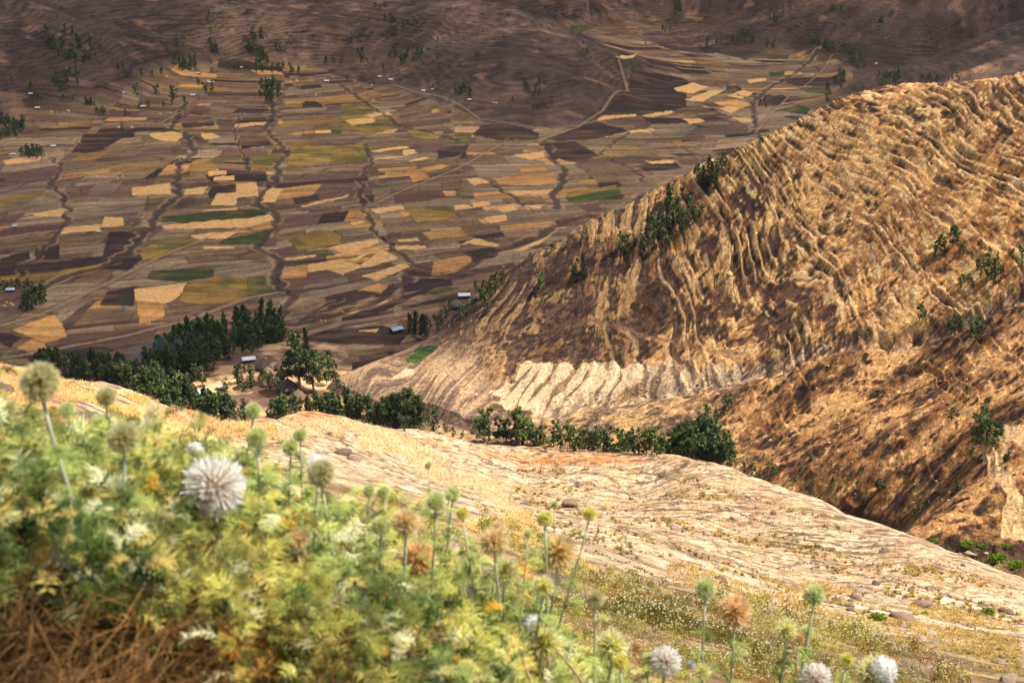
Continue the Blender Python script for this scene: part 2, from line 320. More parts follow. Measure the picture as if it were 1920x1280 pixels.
# ------------------------------------------------------------------ valley floor: colours
G1, G2 = srgb(206, 160, 100), srgb(170, 124, 70)
BRN, GRY, DRK, OLV, GRN, MAU = srgb(122, 95, 68), srgb(130, 108, 82), srgb(72, 50, 42), srgb(136, 104, 50), srgb(66, 80, 34), srgb(106, 79, 62)
KEY = {
'G': [[(280,250),(343,245),(343,257),(331,265),(302,264),(286,259)],[(375,249),(396,250),(415,257),(396,261),(381,260)],[(440,233),(500,229),(496,235),(440,240)],
 [(247,351),(320,343),(321,364),(247,366)],[(349,354),(391,348),(383,364),(341,366)],[(391,322),(425,320),(425,327),(390,329)],[(401,331),(440,329),(440,336),(400,338)],
 [(407,363),(484,358),(484,366),(445,370),(443,385),(393,385)],[(440,343),(480,341),(484,358),(443,362)],[(383,393),(445,389),(445,394),(380,397)],
 [(302,422),(460,410),(504,403),(519,410),(470,427),(309,430)],[(499,321),(512,321),(512,327),(499,327)],[(504,351),(531,353),(514,380),(486,380)],[(564,385),(655,366),(650,371),(566,388)],
 [(590,244),(620,243),(620,249),(590,250)],[(60,400),(128,391),(111,407),(67,407)],[(195,408),(232,407),(232,423),(190,427)],[(110,428),(190,420),(190,434),(112,440)],
 [(647,225),(697,220),(704,230),(660,235)],[(680,215),(727,210),(736,215),(697,220)],[(754,282),(774,280),(784,288),(758,292)],[(700,297),(754,292),(756,295),(702,300)],
 [(697,282),(764,274),(768,278),(700,286)],[(766,301),(801,294),(805,298),(768,304)],[(959,292),(1020,284),(1021,294),(996,300)],[(957,358),(1036,355),(1031,366),(962,368)],
 [(872,334),(899,333),(919,341),(889,348)],[(851,385),(879,383),(887,390),(855,394)],[(882,380),(915,377),(922,384),(889,389)],[(929,387),(962,382),(971,393),(942,399)],
 [(905,408),(946,401),(952,411),(919,418)],[(979,385),(1023,383),(1010,391),(989,393)],[(694,390),(754,384),(758,393),(704,400)],[(655,417),(680,412),(689,417),(660,423)],
 [(1178,245),(1225,240),(1225,247),(1184,249)],[(1201,217),(1262,207),(1262,212),(1225,220)],[(1127,218),(1191,213),(1194,217),(1120,227)],[(1164,101),(1194,100),(1184,107),(1154,105)],
 [(1262,165),(1300,155),(1330,163),(1300,175),(1270,172)],[(1283,188),(1327,171),(1361,168),(1317,192)],[(1364,180),(1394,168),(1414,175),(1391,185)],[(1347,205),(1371,198),(1391,203),(1371,211)],
 [(1280,222),(1314,222),(1324,228),(1293,233)],[(1367,220),(1399,220),(1414,227),(1394,230)],[(1209,302),(1262,300),(1264,305),(1225,308)],
 [(252,541),(351,528),(336,554),(309,568),(254,564)],[(356,440),(447,434),(423,447),(366,447)],[(383,461),(440,462),(437,466),(380,467)],
 [(575,496),(645,484),(645,517),(615,506),(578,511)],[(531,484),(593,477),(591,482),(538,488)],[(615,465),(640,459),(700,446),(712,455),(650,478)],
 [(640,460),(707,447),(711,453),(640,480)],[(640,487),(674,497),(684,502),(640,514)],[(674,497),(714,467),(748,484),(684,504)],[(677,519),(758,492),(769,500),(707,527)],
 [(653,487),(687,474),(695,474),(667,490)],[(744,448),(784,446),(788,452),(748,454)],[(739,461),(798,460),(798,467),(744,468)],[(959,470),(1040,437),(1013,457),(976,470)],
 [(855,460),(890,447),(940,459),(930,462),(880,457)],[(672,620),(709,616),(706,623),(674,623)],[(640,582),(729,560),(725,566),(660,588)],[(5,300),(80,292),(75,300),(10,310)],[(1400,150),(1440,146),(1436,152),(1404,156)]],
'H': [[(922,333),(1041,323),(1043,343),(1010,348),(936,348)],[(976,312),(1020,311),(1030,323),(973,324)],[(758,319),(788,316),(808,336),(774,341)],[(721,322),(756,320),(758,328),(724,331)],
 [(788,316),(828,307),(848,312),(801,323)],[(830,358),(855,358),(855,368),(835,369)],[(528,502),(575,496),(578,521),(529,524)],[(254,564),(309,568),(307,591),(262,608)],
 [(20,618),(101,588),(116,605),(128,632),(84,643)],[(670,544),(707,531),(729,536),(714,551)],[(1337,192),(1380,185),(1410,195),(1380,210)],[(30,652),(60,635),(85,645),(90,660),(60,666)]],
'O': [[(363,299),(457,291),(459,304),(356,309)],[(467,292),(524,289),(521,312),(470,319)],[(544,276),(640,272),(660,300),(538,312)],[(343,537),(403,514),(464,521),(464,561),(403,574),(336,564)],
 [(286,457),(386,443),(386,450),(302,484),(269,490),(262,474)],[(540,450),(600,430),(640,438),(640,458),(560,470)],[(758,390),(838,386),(862,408),(781,418)],[(1066,363),(1154,346),(1160,354),(1060,373)],
 [(640,195),(700,200),(730,225),(760,235),(700,250),(640,240)],[(640,272),(690,270),(695,300),(650,305)],[(760,240),(830,250),(820,262),(770,258)]],
'N': [[(292,408),(470,391),(504,395),(504,403),(403,417),(296,418)],[(464,521),(519,514),(519,544),(464,561)],[(286,507),(403,504),(400,517),(336,527),(276,521)],[(417,450),(514,430),(490,457),(413,458)],
 [(571,474),(611,467),(628,477),(571,484)],[(831,257),(875,254),(899,262),(858,269)],[(1060,373),(1160,354),(1164,363),(1127,375),(1077,383)],[(1157,111),(1211,114),(1191,121)],
 [(1067,49),(1120,45),(1107,55),(1080,62)],[(1361,161),(1384,160),(1388,166),(1364,170)],[(1441,136),(1471,133),(1468,144),(1448,144)],[(1495,165),(1549,166),(1549,175),(1515,173)],
 [(1455,208),(1498,198),(1525,202),(1512,215)],[(1468,218),(1505,218),(1495,226)],[(801,551),(835,538),(862,539),(818,554)],[(620,243),(640,243),(640,249),(620,249)],[(0,242),(30,245),(20,256),(0,256)],
 [(320,281),(350,279),(350,290),(325,290)],[(1437,108),(1480,104),(1478,110),(1440,112)]],
'D': [[(450,269),(504,264),(511,272),(452,279)],[(158,252),(235,242),(242,252),(188,282),(134,286)],[(571,190),(595,190),(605,202),(568,202)],[(440,223),(511,218),(514,227),(440,230)],
 [(905,235),(959,232),(1010,249),(1010,262),(942,265),(889,252)],[(1127,215),(1178,165),(1184,128),(1290,150),(1285,200),(1230,215)],[(1023,262),(1117,228),(1178,245),(1110,262)],
 [(1010,269),(1077,265),(1127,292),(1077,302),(1036,296)],[(1191,311),(1268,304),(1277,316),(1211,321)],[(1461,148),(1572,144),(1568,160),(1488,160)],[(1420,182),(1468,180),(1482,190),(1450,198)],
 [(1334,282),(1414,272),(1418,277),(1347,291)],[(1357,254),(1420,247),(1424,252),(1364,258)],[(1270,259),(1324,257),(1320,264),(1280,267)],[(202,548),(255,536),(250,574),(188,573)],
 [(67,467),(111,460),(111,485),(64,487)],[(205,437),(269,432),(242,480),(188,497)],[(228,477),(279,475),(242,507),(188,505)],[(0,484),(55,470),(55,484),(10,504),(0,505)],[(0,623),(40,633),(17,652),(0,642)],
 [(872,474),(929,462),(926,480),(889,489)],[(985,470),(1026,454),(1010,464)],[(640,595),(808,539),(815,541),(724,581),(640,612)],[(751,578),(882,544),(875,558),(761,578)],[(828,524),(841,511),(962,494),(969,499),(841,527)],
 [(640,618),(720,611),(770,621),(750,645),(560,650),(540,632)],[(395,350),(440,345),(442,362),(390,372)],[(340,232),(400,228),(402,236),(345,240)],[(110,660),(180,650),(215,655),(190,675),(120,672)],[(820,280),(880,270),(870,288),(820,300)]]}
GUL = [ # gullies, streams: width m, colour, points
 (7, [(510,195),(512,215),(497,240),(515,262),(540,285),(520,310),(516,340),(490,360),(478,385),(515,400),(520,415),(500,445),(480,465),(515,480),(525,500),(515,520),(530,545),(550,555),(540,575),(525,598)]),
 (8, [(352,190),(335,215),(320,240),(345,250),(365,285),(335,310),(330,345),(335,365),(310,385),(285,415),(270,440),(255,460),(220,490),(190,500),(130,515),(90,530),(30,560)]),
 (5, [(95,295),(115,310),(97,340),(115,370),(130,395),(120,420),(80,470),(30,520),(0,540)]),
 (5, [(683,270),(697,300),(680,325),(676,360),(680,390),(697,415),(705,440),(745,470),(760,490),(800,505)]),
 (8, [(1020,265),(1040,300),(1062,320),(1050,350),(1035,370),(1045,390)]),
 (5, [(1045,395),(1000,395),(960,370),(920,345)]),
 (10, [(1310,318),(1200,372),(1150,398),(1060,412),(1000,448),(930,470),(880,500),(830,515),(770,512),(740,540),(700,568),(640,588),(560,605),(500,606),(440,606)]),
 (5, [(1178,250),(1127,285),(1150,300),(1200,325),(1208,340)]),(8,[(1416,240),(1412,190),(1440,165),(1500,130),(1530,110)]),(4,[(560,605),(600,575),(640,560)]),
 (6,[(640,160),(690,195),(750,235),(810,250),(868,266),(950,262),(1005,266)]),(3,[(1205,240),(1260,268),(1330,300)]),(4,[(1250,130),(1330,150),(1415,190)]),(3,[(455,200),(440,250),(460,310),(470,330),(490,350)])]
ROADS = [
 (5, [(0,672),(60,664),(130,650),(250,625),(350,600),(460,560),(530,545)]),(4,[(0,612),(100,580),(210,525),(300,482),(400,440),(470,425)]),
 (7,[(540,640),(640,606),(700,596),(760,586)]),(4,[(640,396),(695,385),(760,355),(850,320),(940,270),(1010,262),(1080,240),(1130,210),(1178,170),(1160,110)]),
 (4,[(640,155),(740,160),(850,195),(900,225),(1010,240),(1090,235)]),(4,[(235,242),(300,232),(345,205)]),(3,[(1416,250),(1480,180),(1560,120)])]

KNOLL = [floor_xy([(a, b)])[0] + (r, h) for a, b, r, h in ((500, 690, 30, 4), (560, 738, 28, 4), (600, 680, 30, 4))]
def paint_valley(X, Y, Z, px, py):
    n = X.shape
    w1 = fbm(X / 220, Y / 300, 3, 3); w2 = fbm(X / 200, Y / 240, 3, 9)
    lane_w = 125.0
    U = (X + 42 * w1 + 0.12 * (Y - 1400)) / lane_w
    lane = np.floor(U).astype(np.int64); fu = U - lane
    lr = np.random.default_rng(11); shade = np.zeros(n); cid = np.zeros(n, np.int64); edge = np.full(n, 1e3, np.float32)
    for li in range(int(lane.min()), int(lane.max()) + 1):
        s = lane == li
        hs = lr.gamma(2.2, 8.5, 360) + 7; b = np.cumsum(hs); b = np.concatenate([[0], b]) + 100; tl = lr.normal(0, 0.11)
        if not s.any(): continue
        v = Y[s] - .42 * sstep(2000, 1250, Y[s]) * X[s] + 26 * w2[s] + tl * (X[s] - lane_w * li) + lr.random() * 40
        k = np.clip(np.searchsorted(b, v) - 1, 0, 359)
        nspl = lr.choice([1, 1, 2, 2, 3, 3, 4], 360); off = lr.random(360) * 0.5
        sk = lr.normal(0, .12, 360)
        q = (fu[s] + off[k] * 0.3 + sk[k] * (v - b[k]) / 100) * nspl[k]; c = np.floor(q).astype(np.int64)
        cid[s] = (li + 500) * 7919 + k * 13 + c
        e1 = np.minimum(v - b[k], b[np.minimum(k + 1, 360)] - v); e2 = np.minimum(q - c, 1 - (q - c)) * lane_w / nspl[k]
        edge[s] = np.minimum(e1, e2 * 1.6)
    h1 = _tab[(cid * 2654435761 >> 7) & 65535]; h2 = _tab[(cid * 40503 >> 3) & 65535]
    dY = np.hypot(X, Y)
    gold = 0.05 + 0.11 * sstep(-450, -100, X) * (dY < 2300) * sstep(250, 0, X) * (dY < 1750)
    pal = np.array([BRN, GRY, MAU, DRK, OLV, GRN, G2]); cum = [0.34, 0.60, 0.78, 0.88]
    C = np.empty(n + (3,)); idx = np.zeros(n, int)
    idx[:] = 0
    idx[h1 > 0.36] = 1; idx[h1 > 0.60] = 2; idx[h1 > 0.84] = 3; idx[h1 > 0.895] = 4; idx[h1 > 0.985] = 5; idx[h1 > 1 - gold * .8] = 6
    idx[(dY < 1150) & (idx == 6)] = 0
    C = pal[idx] * (0.84 + 0.32 * h2)[..., None]
    # furrows and old terrace lines, following the lie of each strip
    fr = noise(X / 60 + h1 * 40, (Y - .42 * sstep(2000, 1250, Y) * X + 20 * w2 + X * (h2 - .5) * .3) / (5.0), 5); C *= (1 + 0.22 * np.clip(fr, -1, 1) + .16 * noise(X / 45, (Y + 20 * w2) / 9.0, 6))[..., None]
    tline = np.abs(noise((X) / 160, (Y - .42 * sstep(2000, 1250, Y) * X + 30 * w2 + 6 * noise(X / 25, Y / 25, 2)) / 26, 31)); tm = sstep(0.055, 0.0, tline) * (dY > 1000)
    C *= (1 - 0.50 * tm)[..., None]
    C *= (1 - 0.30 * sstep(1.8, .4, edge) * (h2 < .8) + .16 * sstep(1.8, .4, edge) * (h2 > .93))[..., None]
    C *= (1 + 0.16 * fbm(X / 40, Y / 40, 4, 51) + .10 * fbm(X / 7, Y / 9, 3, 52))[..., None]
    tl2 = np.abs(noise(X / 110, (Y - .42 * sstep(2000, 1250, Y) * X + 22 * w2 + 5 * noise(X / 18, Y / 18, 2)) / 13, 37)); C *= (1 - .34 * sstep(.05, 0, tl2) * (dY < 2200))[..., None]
    # far hillsides
    hill = sstep(3, 26, Z - Z0 + 10 * fbm(X / 150, Y / 150, 3, 60))
    hill = np.maximum(hill, sstep(3300, 3600, dY) * .8)
    jx = px + 6 * noise(px / 30, py / 12, 71); jy = py + 3 * noise(px / 26, py / 10, 72)
    for P in ([(560,-9),(560,108),(640,146),(740,166),(850,200),(905,228),(1000,243),(1090,236),(1140,210),(1178,165),(1168,120),(1120,90),(1062,60),(1040,-9)], [(1190,-9),(1205,70),(1260,96),(1340,98),(1400,112),(1450,78),(1520,86),(1605,128),(1585,178),(1990,178),(1990,-9)]):
        hill = np.maximum(hill, in_poly(P, jx, jy) * .93)
    hc = mix(srgb(76, 59, 50), srgb(112, 88, 70), sstep(-.5, .7, fbm(X / 260, Y / 400, 4, 61))[..., None])
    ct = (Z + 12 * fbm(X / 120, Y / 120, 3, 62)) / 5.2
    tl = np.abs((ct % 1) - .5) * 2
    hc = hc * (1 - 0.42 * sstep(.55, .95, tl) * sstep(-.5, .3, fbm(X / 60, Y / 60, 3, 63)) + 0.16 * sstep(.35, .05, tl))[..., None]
    hc = hc * (1 + 0.65 * fbm(X / 20, Y / 40, 5, 64, .65))[..., None]
    hc = mix(hc, srgb(150, 112, 84), (sstep(.32, .6, fbm(X / 45, Y / 60, 4, 66)) * .5)[..., None])
    scr = sstep(.22, .42, fbm(X / 22, Y / 34, 4, 67) * .6 + fbm(X / 200, Y / 200, 2, 68) * .55)
    hc = mix(hc, srgb(38, 42, 34), (scr * .75 * sstep(-.15, .2, fbm(X / 7, Y / 12, 3, 69)))[..., None])
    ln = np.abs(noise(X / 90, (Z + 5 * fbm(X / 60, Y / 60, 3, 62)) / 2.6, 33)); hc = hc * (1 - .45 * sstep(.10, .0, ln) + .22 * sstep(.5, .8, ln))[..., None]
    C = mix(C, hc, hill[..., None])
    # individual fields seen in the photograph
    jx = px + 1.6 * noise(px / 9, py / 5, 71); jy = py + .9 * noise(px / 11, py / 6, 72)
    cc = {'G': G1, 'H': G2, 'O': OLV * 1.05, 'N': GRN, 'D': DRK * .9}
    for key in 'DONHG':
        for i, P in enumerate(KEY[key]):
            m = in_poly(P, jx, jy)
            if not m.any(): continue
            base = cc[key] * (0.88 + 0.24 * _tab[(i * 977 + ord(key)) & 65535])
            tx = 1 + .20 * noise(X[m] / 90, (Y[m] + X[m] * .1) / 5, 73) + .16 * noise(X[m] / 60, (Y[m] - X[m] * .1) / 12, 77) + .16 * fbm(X[m] / 14, Y[m] / 22, 3, 74)
            c = base * tx[:, None]
            if key == 'O': c = mix(c, GRN * tx[:, None], sstep(-.2, .35, fbm(X[m] / 30, Y[m] / 30, 3, 75))[:, None] * .6)
            if key == 'D': c = mix(c, MAU * tx[:, None], sstep(.0, .45, fbm(X[m] / 50, Y[m] / 16, 3, 78))[:, None] * .7); c = mix(c, srgb(50, 62, 34), sstep(.15, .5, fbm(X[m] / 60, Y[m] / 20, 3, 79))[:, None] * .5)
            if key == 'N': c = mix(c, OLV * tx[:, None], sstep(.0, .5, fbm(X[m] / 24, Y[m] / 30, 3, 76))[:, None] * .45)
            C[m] = c
            q = P + [P[0]]; x0, x1, y0, y1 = min(a for a, b in P) - 3, max(a for a, b in P) + 3, min(b for a, b in P) - 3, max(b for a, b in P) + 3
            bb = (jx > x0) & (jx < x1) & (jy > y0) & (jy < y1); dl = line_dist(q, jx[bb], jy[bb] , 3); C[bb] = C[bb] * (1 - .5 * sstep(1.3, .3, dl) * (.5 + .5 * noise(jx[bb] / 20, jy[bb] / 20, i)))[:, None]
    # stooks dotted over the harvested plots
    wob = 4.0
    Xw = X + wob * noise(X / 14, Y / 14, 81); Yw = Y + wob * noise(X / 14, Y / 14, 82)
    for wd, pts in GUL:
        D = line_dist(floor_xy(pts), Xw, Yw, wd * 4)
        C = mix(C, srgb(78, 60, 50) * (1 + .35 * noise(X / 5, Y / 8, 83))[..., None], sstep(wd * .62, wd * .3, D)[..., None] * .8)
        C = mix(C, srgb(152, 124, 92), (sstep(wd * 1.25, wd * .8, D) * sstep(wd * .5, wd * .8, D) * sstep(-.2, .4, noise(X / 18, Y / 18, 84)) * .7)[..., None])
    for wd, pts in ROADS:
        D = line_dist(floor_xy(pts), X, Y, wd * 4)
        C = mix(C, srgb(140, 112, 86), (sstep(wd * .8, wd * .3, D) * .75)[..., None])
        C *= (1 - .35 * sstep(wd * 1.6, wd * 1.1, D) * sstep(wd * .6, wd * 1.1, D))[..., None]
    # the hamlet's ploughed knolls
    vil = in_poly([(395,765),(360,720),(400,680),(470,655),(560,640),(640,650),(660,690),(640,760),(560,800),(450,800)], jx, jy)
    vc = mix(srgb(112, 86, 70), srgb(184, 148, 108), sstep(-.25, .4, fbm(X / 22, Y / 16, 4, 91) + .25 * fbm(X / 4, Y / 4, 3, 93))[..., None])
    vc = vc * (1 + .16 * noise(X / 40, (Y + X * .35) / 5.5, 92))[..., None]
    C = np.where(vil[..., None], vc, C)
    C = C * (np.clip(C.mean(-1, keepdims=True), .01, 1) / .15) ** .38
    return np.clip(C * np.minimum(1, .62 / C.max(-1, keepdims=True)), 0.008, .75)

def valley_relief(X, Y, Z):
    h = sstep(2, 40, Z - Z0)
    ct = (Z + 12 * fbm(X / 120, Y / 120, 3, 62)) / 5.2
    t = ct - np.floor(ct)
    z = h * (1.3 * (sstep(.6, .95, t) - t) + 12 * fbm(X / 260, Y / 330, 4, 64) + 4 * fbm(X / 60, Y / 60, 3, 65))
    z = z + (1 - h) * (1.1 * fbm(X / 70, Y / 70, 3, 66) + .35 * noise(X / 120, (Y + 26 * fbm(X / 200, Y / 240, 3, 9)) / 9, 67))
    for cx, cy, r, h in KNOLL: z = z + h * np.exp(-((X - cx) ** 2 + ((Y - cy) * .6) ** 2) / r ** 2)
    return z

def build_valley():
    te = np.concatenate([np.linspace(-.60, -.40, 60), np.linspace(-.40, -.155, 560)[1:]])
    d = np.concatenate([Z0 / te, np.linspace(2140, 3700, 430)[1:], np.linspace(3700, 5400, 70)[1:]])
    az = columns(-80, 2000, 2.2)
    A, D = np.meshgrid(az, d); X, Y = world(A, D); Zb = valley_base(A, D)
    px, py = project(X, Y, Zb); C = paint_valley(X, Y, Zb, px, py)
    Z = Zb + valley_relief(X, Y, Zb)
    for wd, pts in GUL:
        Z = Z - 1.3 * (wd / 7) * sstep(wd * .8, wd * .2, line_dist(floor_xy(pts), X + 3 * noise(X / 14, Y / 14, 81), Y + 3 * noise(X / 14, Y / 14, 82), wd * 3))
    m = vmat("valley_soil", bump=[(0.35, 1.2, .6), (0.06, 3.0, .4)], var=.14, vscale=.12, specks=((.35, .36, .62, .68, 1.22),))
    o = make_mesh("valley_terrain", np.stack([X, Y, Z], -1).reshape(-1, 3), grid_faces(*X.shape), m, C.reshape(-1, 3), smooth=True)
    tag(o, "patchwork of small fields on the valley floor running up to dark brown hillsides", "valley floor", kind="structure")

# ------------------------------------------------------------------ terraced spur
PHI = [(640,760,-2),(760,692,-1),(840,618,-1),(700,700,0),(640,800,2),(880,600,4),(820,700,4),(770,770,4),(940,500,4),(1000,600,9),(960,700,9),(900,790,10),(1020,480,9),(1150,600,15),(1140,720,15),(1100,800,16),(1150,470,15),(1140,415,15),
 (1300,600,21),(1330,700,21),(1270,480,21),(1240,370,21),(1420,600,26),(1440,660,26),(1370,480,26),(1310,340,26),(1560,600,32),(1500,480,32),(1440,400,32),(1380,300,32),
 (1680,560,38),(1600,460,38),(1500,370,38),(1420,275,38),(1800,540,44),(1700,430,44),(1580,330,44),(1460,255,44),(1920,480,50),(1780,380,50),(1640,290,50),(1500,225,50),
 (1920,380,56),(1800,310,56),(1700,250,56),(1580,203,56),(1920,300,62),(1820,240,62),(1740,190,62),(1920,220,68),(1860,160,68),
 (1560,760,25),(1700,700,32),(1850,650,40),(1560,900,21),(1750,850,30),(1900,800,38),(1900,1000,33),(1350,850,19)]
_pt = TPS([p[0] / 100 for p in PHI], [p[1] / 100 for p in PHI], [p[2] for p in PHI], 1e-2)
SGUL = [(1900,560),(1800,600),(1700,625),(1560,645),(1450,690),(1350,715),(1250,735),(1130,752),(1020,765),(900,800),(800,800),(740,770),(650,735),(600,710)]
def spur_fields(X, Y, Zb):
    px, py = project(X, Y, Zb)
    phi = _pt(np.clip(px, 500, 2200) / 100, np.clip(py, 100, 1100) / 100)
    gy = np.interp(px, [p[0] for p in SGUL][::-1], [p[1] for p in SGUL][::-1])
    below = sstep(-8, 25, py - gy)          # 1 on the orange shelf in front of the gully
    wv = 1.1 * fbm(X / 80, Y / 80, 2, 101) + .20 * fbm(X / 14, Y / 14, 3, 102)
    f = phi * .7 + .9 * np.sin(phi * .9) * .4 + wv * (1 + below * 1.2)
    gq = np.cumsum(np.interp(np.arange(0, 3000), [800, 950, 1300, 1500], [-.45, -.3, .8, 1.1]))
    psi = py + np.interp(px, np.arange(0, 3000), gq)
    global STK
    STK = (noise(f * .9, psi / 55, 151) + .8 * noise(f * 1.7 + 9, psi / 42, 152) + .55 * noise(f * 3.3, psi / 22, 153)) / 1.4
    global FST, PSI
    PSI = psi
    FST = (noise(f * 1.9, psi / 38, 161) + .85 * noise(f * 4.2, psi / 20, 162) + .6 * noise(f * 9, psi / 9, 163)) / 1.3
    return px, py, phi, below, f, gy
def spur_relief(X, Y, Zb, S=None):
    px, py, phi, below, f, gy = S or spur_fields(X, Y, Zb)
    t = f - np.floor(f)
    saw = np.where(t < .86, t / .86, (1 - t) / .14)
    amp = np.clip(.8 + 1.0 * fbm(X / 45, Y / 45, 3, 103), .1, 1.6)
    left = sstep(1000, 760, px)
    amp = amp * mix(1.0, .75, below) * mix(1, .22, left * sstep(600, 680, py))
    gate = sstep(-.15, .3, noise(f * .55, PSI / 70, 155) + .5 * fbm(X / 20, Y / 20, 2, 155))
    q = mix(1, .35, left * sstep(600, 680, py))
    z = (2.0 * amp * (saw - .5) * gate + (.5 * STK + .55 * FST) * (1 - .75 * below) + .9 * below * fbm(X / 4, Y / 4, 4, 192, .6) + (.65 + .7 * below) * fbm(X / 12, Y / 12, 5, 105, .6) + .45 * fbm(X / 3.2, Y / 3.2, 3, 106) * (1 + .5 * below) + 1.2 * fbm(X / 30, Y / 30, 3, 156) * below) * q + 2.6 * fbm(X / 80, Y / 80, 2, 107)
    gd = np.abs(py - gy + 8 * noise(px / 30, py * 0, 108))
    z = z - 4.0 * sstep(22, 0, gd) * sstep(760, 900, px)
    # eroded bank over the ravine
    by = np.interp(px, [1560, 1640, 1700, 1760, 1830, 1900, 1960], [935, 960, 985, 1000, 1002, 1005, 1020]) + 10 * noise(px / 16, py * 0, 109)
    z = z - 2.5 * sstep(0, 20, py - by) * sstep(1500, 1600, px)
    return z
def paint_spur(X, Y, Zb, S):
    px, py, phi, below, f, gy = S
    t = f - np.floor(f)
    n1 = fbm(X / 22, Y / 22, 4, 111); n2 = fbm(X / 6.5, Y / 6.5, 4, 112); n3 = fbm(X / 100, Y / 100, 3, 113); n4 = fbm(X / 2.6, Y / 2.6, 2, 114)
    soil = mix(srgb(70, 50, 42), srgb(116, 84, 66), sstep(-.5, .6, n2)[..., None])
    grass = mix(srgb(160, 110, 62), srgb(222, 172, 108), sstep(-.4, .7, n1 + .4 * n4)[..., None])
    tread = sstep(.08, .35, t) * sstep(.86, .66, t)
    gate = sstep(-.15, .3, noise(f * .55, PSI / 70, 155) + .5 * fbm(X / 20, Y / 20, 2, 155))
    cover = (tread - .4) * .55 * gate + .42 + .32 * n1 + .38 * n2 + .34 * n4 + .35 * STK + .75 * FST
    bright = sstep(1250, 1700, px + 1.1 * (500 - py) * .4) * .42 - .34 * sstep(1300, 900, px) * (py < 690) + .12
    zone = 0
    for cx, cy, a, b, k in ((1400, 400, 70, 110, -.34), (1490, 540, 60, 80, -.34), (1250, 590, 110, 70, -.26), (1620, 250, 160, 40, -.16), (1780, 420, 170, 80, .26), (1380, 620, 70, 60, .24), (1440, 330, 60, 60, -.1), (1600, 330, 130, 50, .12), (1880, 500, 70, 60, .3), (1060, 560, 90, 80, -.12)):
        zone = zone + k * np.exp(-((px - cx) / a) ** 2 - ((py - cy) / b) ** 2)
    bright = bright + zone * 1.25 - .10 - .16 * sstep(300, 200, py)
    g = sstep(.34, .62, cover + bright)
    g = np.maximum(g, .30 * sstep(-.4, .4, n4))
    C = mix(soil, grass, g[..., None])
    hl = sstep(.35, .75, FST + .5 * n4) * sstep(1000, 1500, px) * (1 - below); C = mix(C, srgb(250, 214, 156), (hl * .6)[..., None])
    gl = gate * sstep(-.4, .1, n2 + .3); ed = sstep(.62, .72, t) * sstep(.88, .82, t) * gl  # ledge rims: the light they catch is painted as a pale band
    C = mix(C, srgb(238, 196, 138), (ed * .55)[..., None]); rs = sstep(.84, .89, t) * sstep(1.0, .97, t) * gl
    C = mix(C, srgb(58, 40, 32), (rs * .8)[..., None]); t2 = (f * 2.3 + .4 * n1) % 1; rs2 = sstep(.78, .86, t2) * sstep(1.0, .95, t2) * sstep(-.1, .3, noise(f * .9, PSI / 40, 159))  # riser faces: dark soil and stone, with the riser shadow painted in
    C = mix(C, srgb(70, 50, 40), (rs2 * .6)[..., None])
    # left shoulder with cloud shade mixed into its brown, and the brown foot
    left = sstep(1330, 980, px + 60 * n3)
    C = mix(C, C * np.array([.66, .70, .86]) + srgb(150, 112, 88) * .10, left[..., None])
    foot = sstep(960, 860, px + 50 * n1) * sstep(610, 690, py) + sstep(0, 40, py - 765) * sstep(1130, 1020, px)
    fc = mix(srgb(118, 94, 80), srgb(192, 158, 120), sstep(-.55, .55, .7 * fbm(X / 24, Y / 24, 4, 115) + .35 * noise(phi * 4.5 + n1, Y / 60, 116) + .4 * noise(phi * 14, Y / 30, 157) + .3 * n4)[..., None])
    C = mix(C, fc, np.clip(foot, 0, 1)[..., None])
    # pale threshed strips above the gully, split by dark banks
    strip = in_poly([(915,756),(975,700),(1000,684),(1100,682),(1180,690),(1260,676),(1330,690),(1400,690),(1390,712),(1320,722),(1250,735),(1130,748),(1010,778),(990,764)], px + 16 * noise(px / 26, py / 26, 117) + 5 * n2 * 2, py + 10 * noise(px / 18, py / 18, 118) + 6 * n2)
    ln = np.abs(((phi * 1.15 + .8 * noise(phi * .7, Y * 0, 191) + .28 * noise(X / 12, Y / 12, 119)) % 1) - .5) * 2
    sc = mix(srgb(236, 204, 160), srgb(120, 90, 68), (sstep(.55, .9, ln + .7 * n1 + .3 * n2) * .9)[..., None])
    sc = mix(sc, srgb(150, 118, 88), (sstep(.1, .5, n1 + .5 * n2) * .6)[..., None])
    C = np.where(strip[..., None], sc * (1 + .3 * n2 + .2 * n4)[..., None], C)
    # orange grass shelf
    og = mix(srgb(150, 102, 58), srgb(208, 158, 102), sstep(-.3, .6, n1)[..., None])
    n5 = fbm(X / 3.6, Y / 3.6, 4, 192, .6); cvr = n2 * .55 + n1 * .35 + .30 * n4 + .75 * n5 + .12 * FST
    oc = mix(mix(srgb(96, 68, 50), srgb(138, 98, 68), sstep(-.4, .5, n4)[..., None]), og, sstep(-.26, .02, cvr)[..., None])
    lowgreen = sstep(830, 960, py + 40 * n3) * sstep(.0, .5, fbm(X / 16, Y / 16, 3, 120))
    oc = mix(oc, srgb(112, 98, 54), (lowgreen * .5)[..., None])
    lf = sstep(1450, 1200, px + 50 * n1)
    oc = mix(oc, mix(srgb(146, 118, 92), srgb(196, 160, 108), sstep(-.3, .5, n2 + .5 * noise(phi * 1.6, Y / 80, 121))[..., None]), (lf * .85)[..., None])
    oc = mix(oc, srgb(66, 46, 36), (rs2 * .15)[..., None]); oc = mix(oc, srgb(60, 44, 36), (sstep(-.22, -.42, cvr) * .6)[..., None]); oc = mix(oc, srgb(238, 196, 140), (sstep(.34, .55, n5 + .4 * n2) * .5)[..., None])
    C = mix(C, oc, below[..., None])
    # stony gully
    gd = np.abs(py - gy + 8 * noise(px / 30, py * 0, 108)); gm = .7 * sstep(20, 4, gd + 12 * n2 + 8 * n1) * sstep(800, 1000, px)
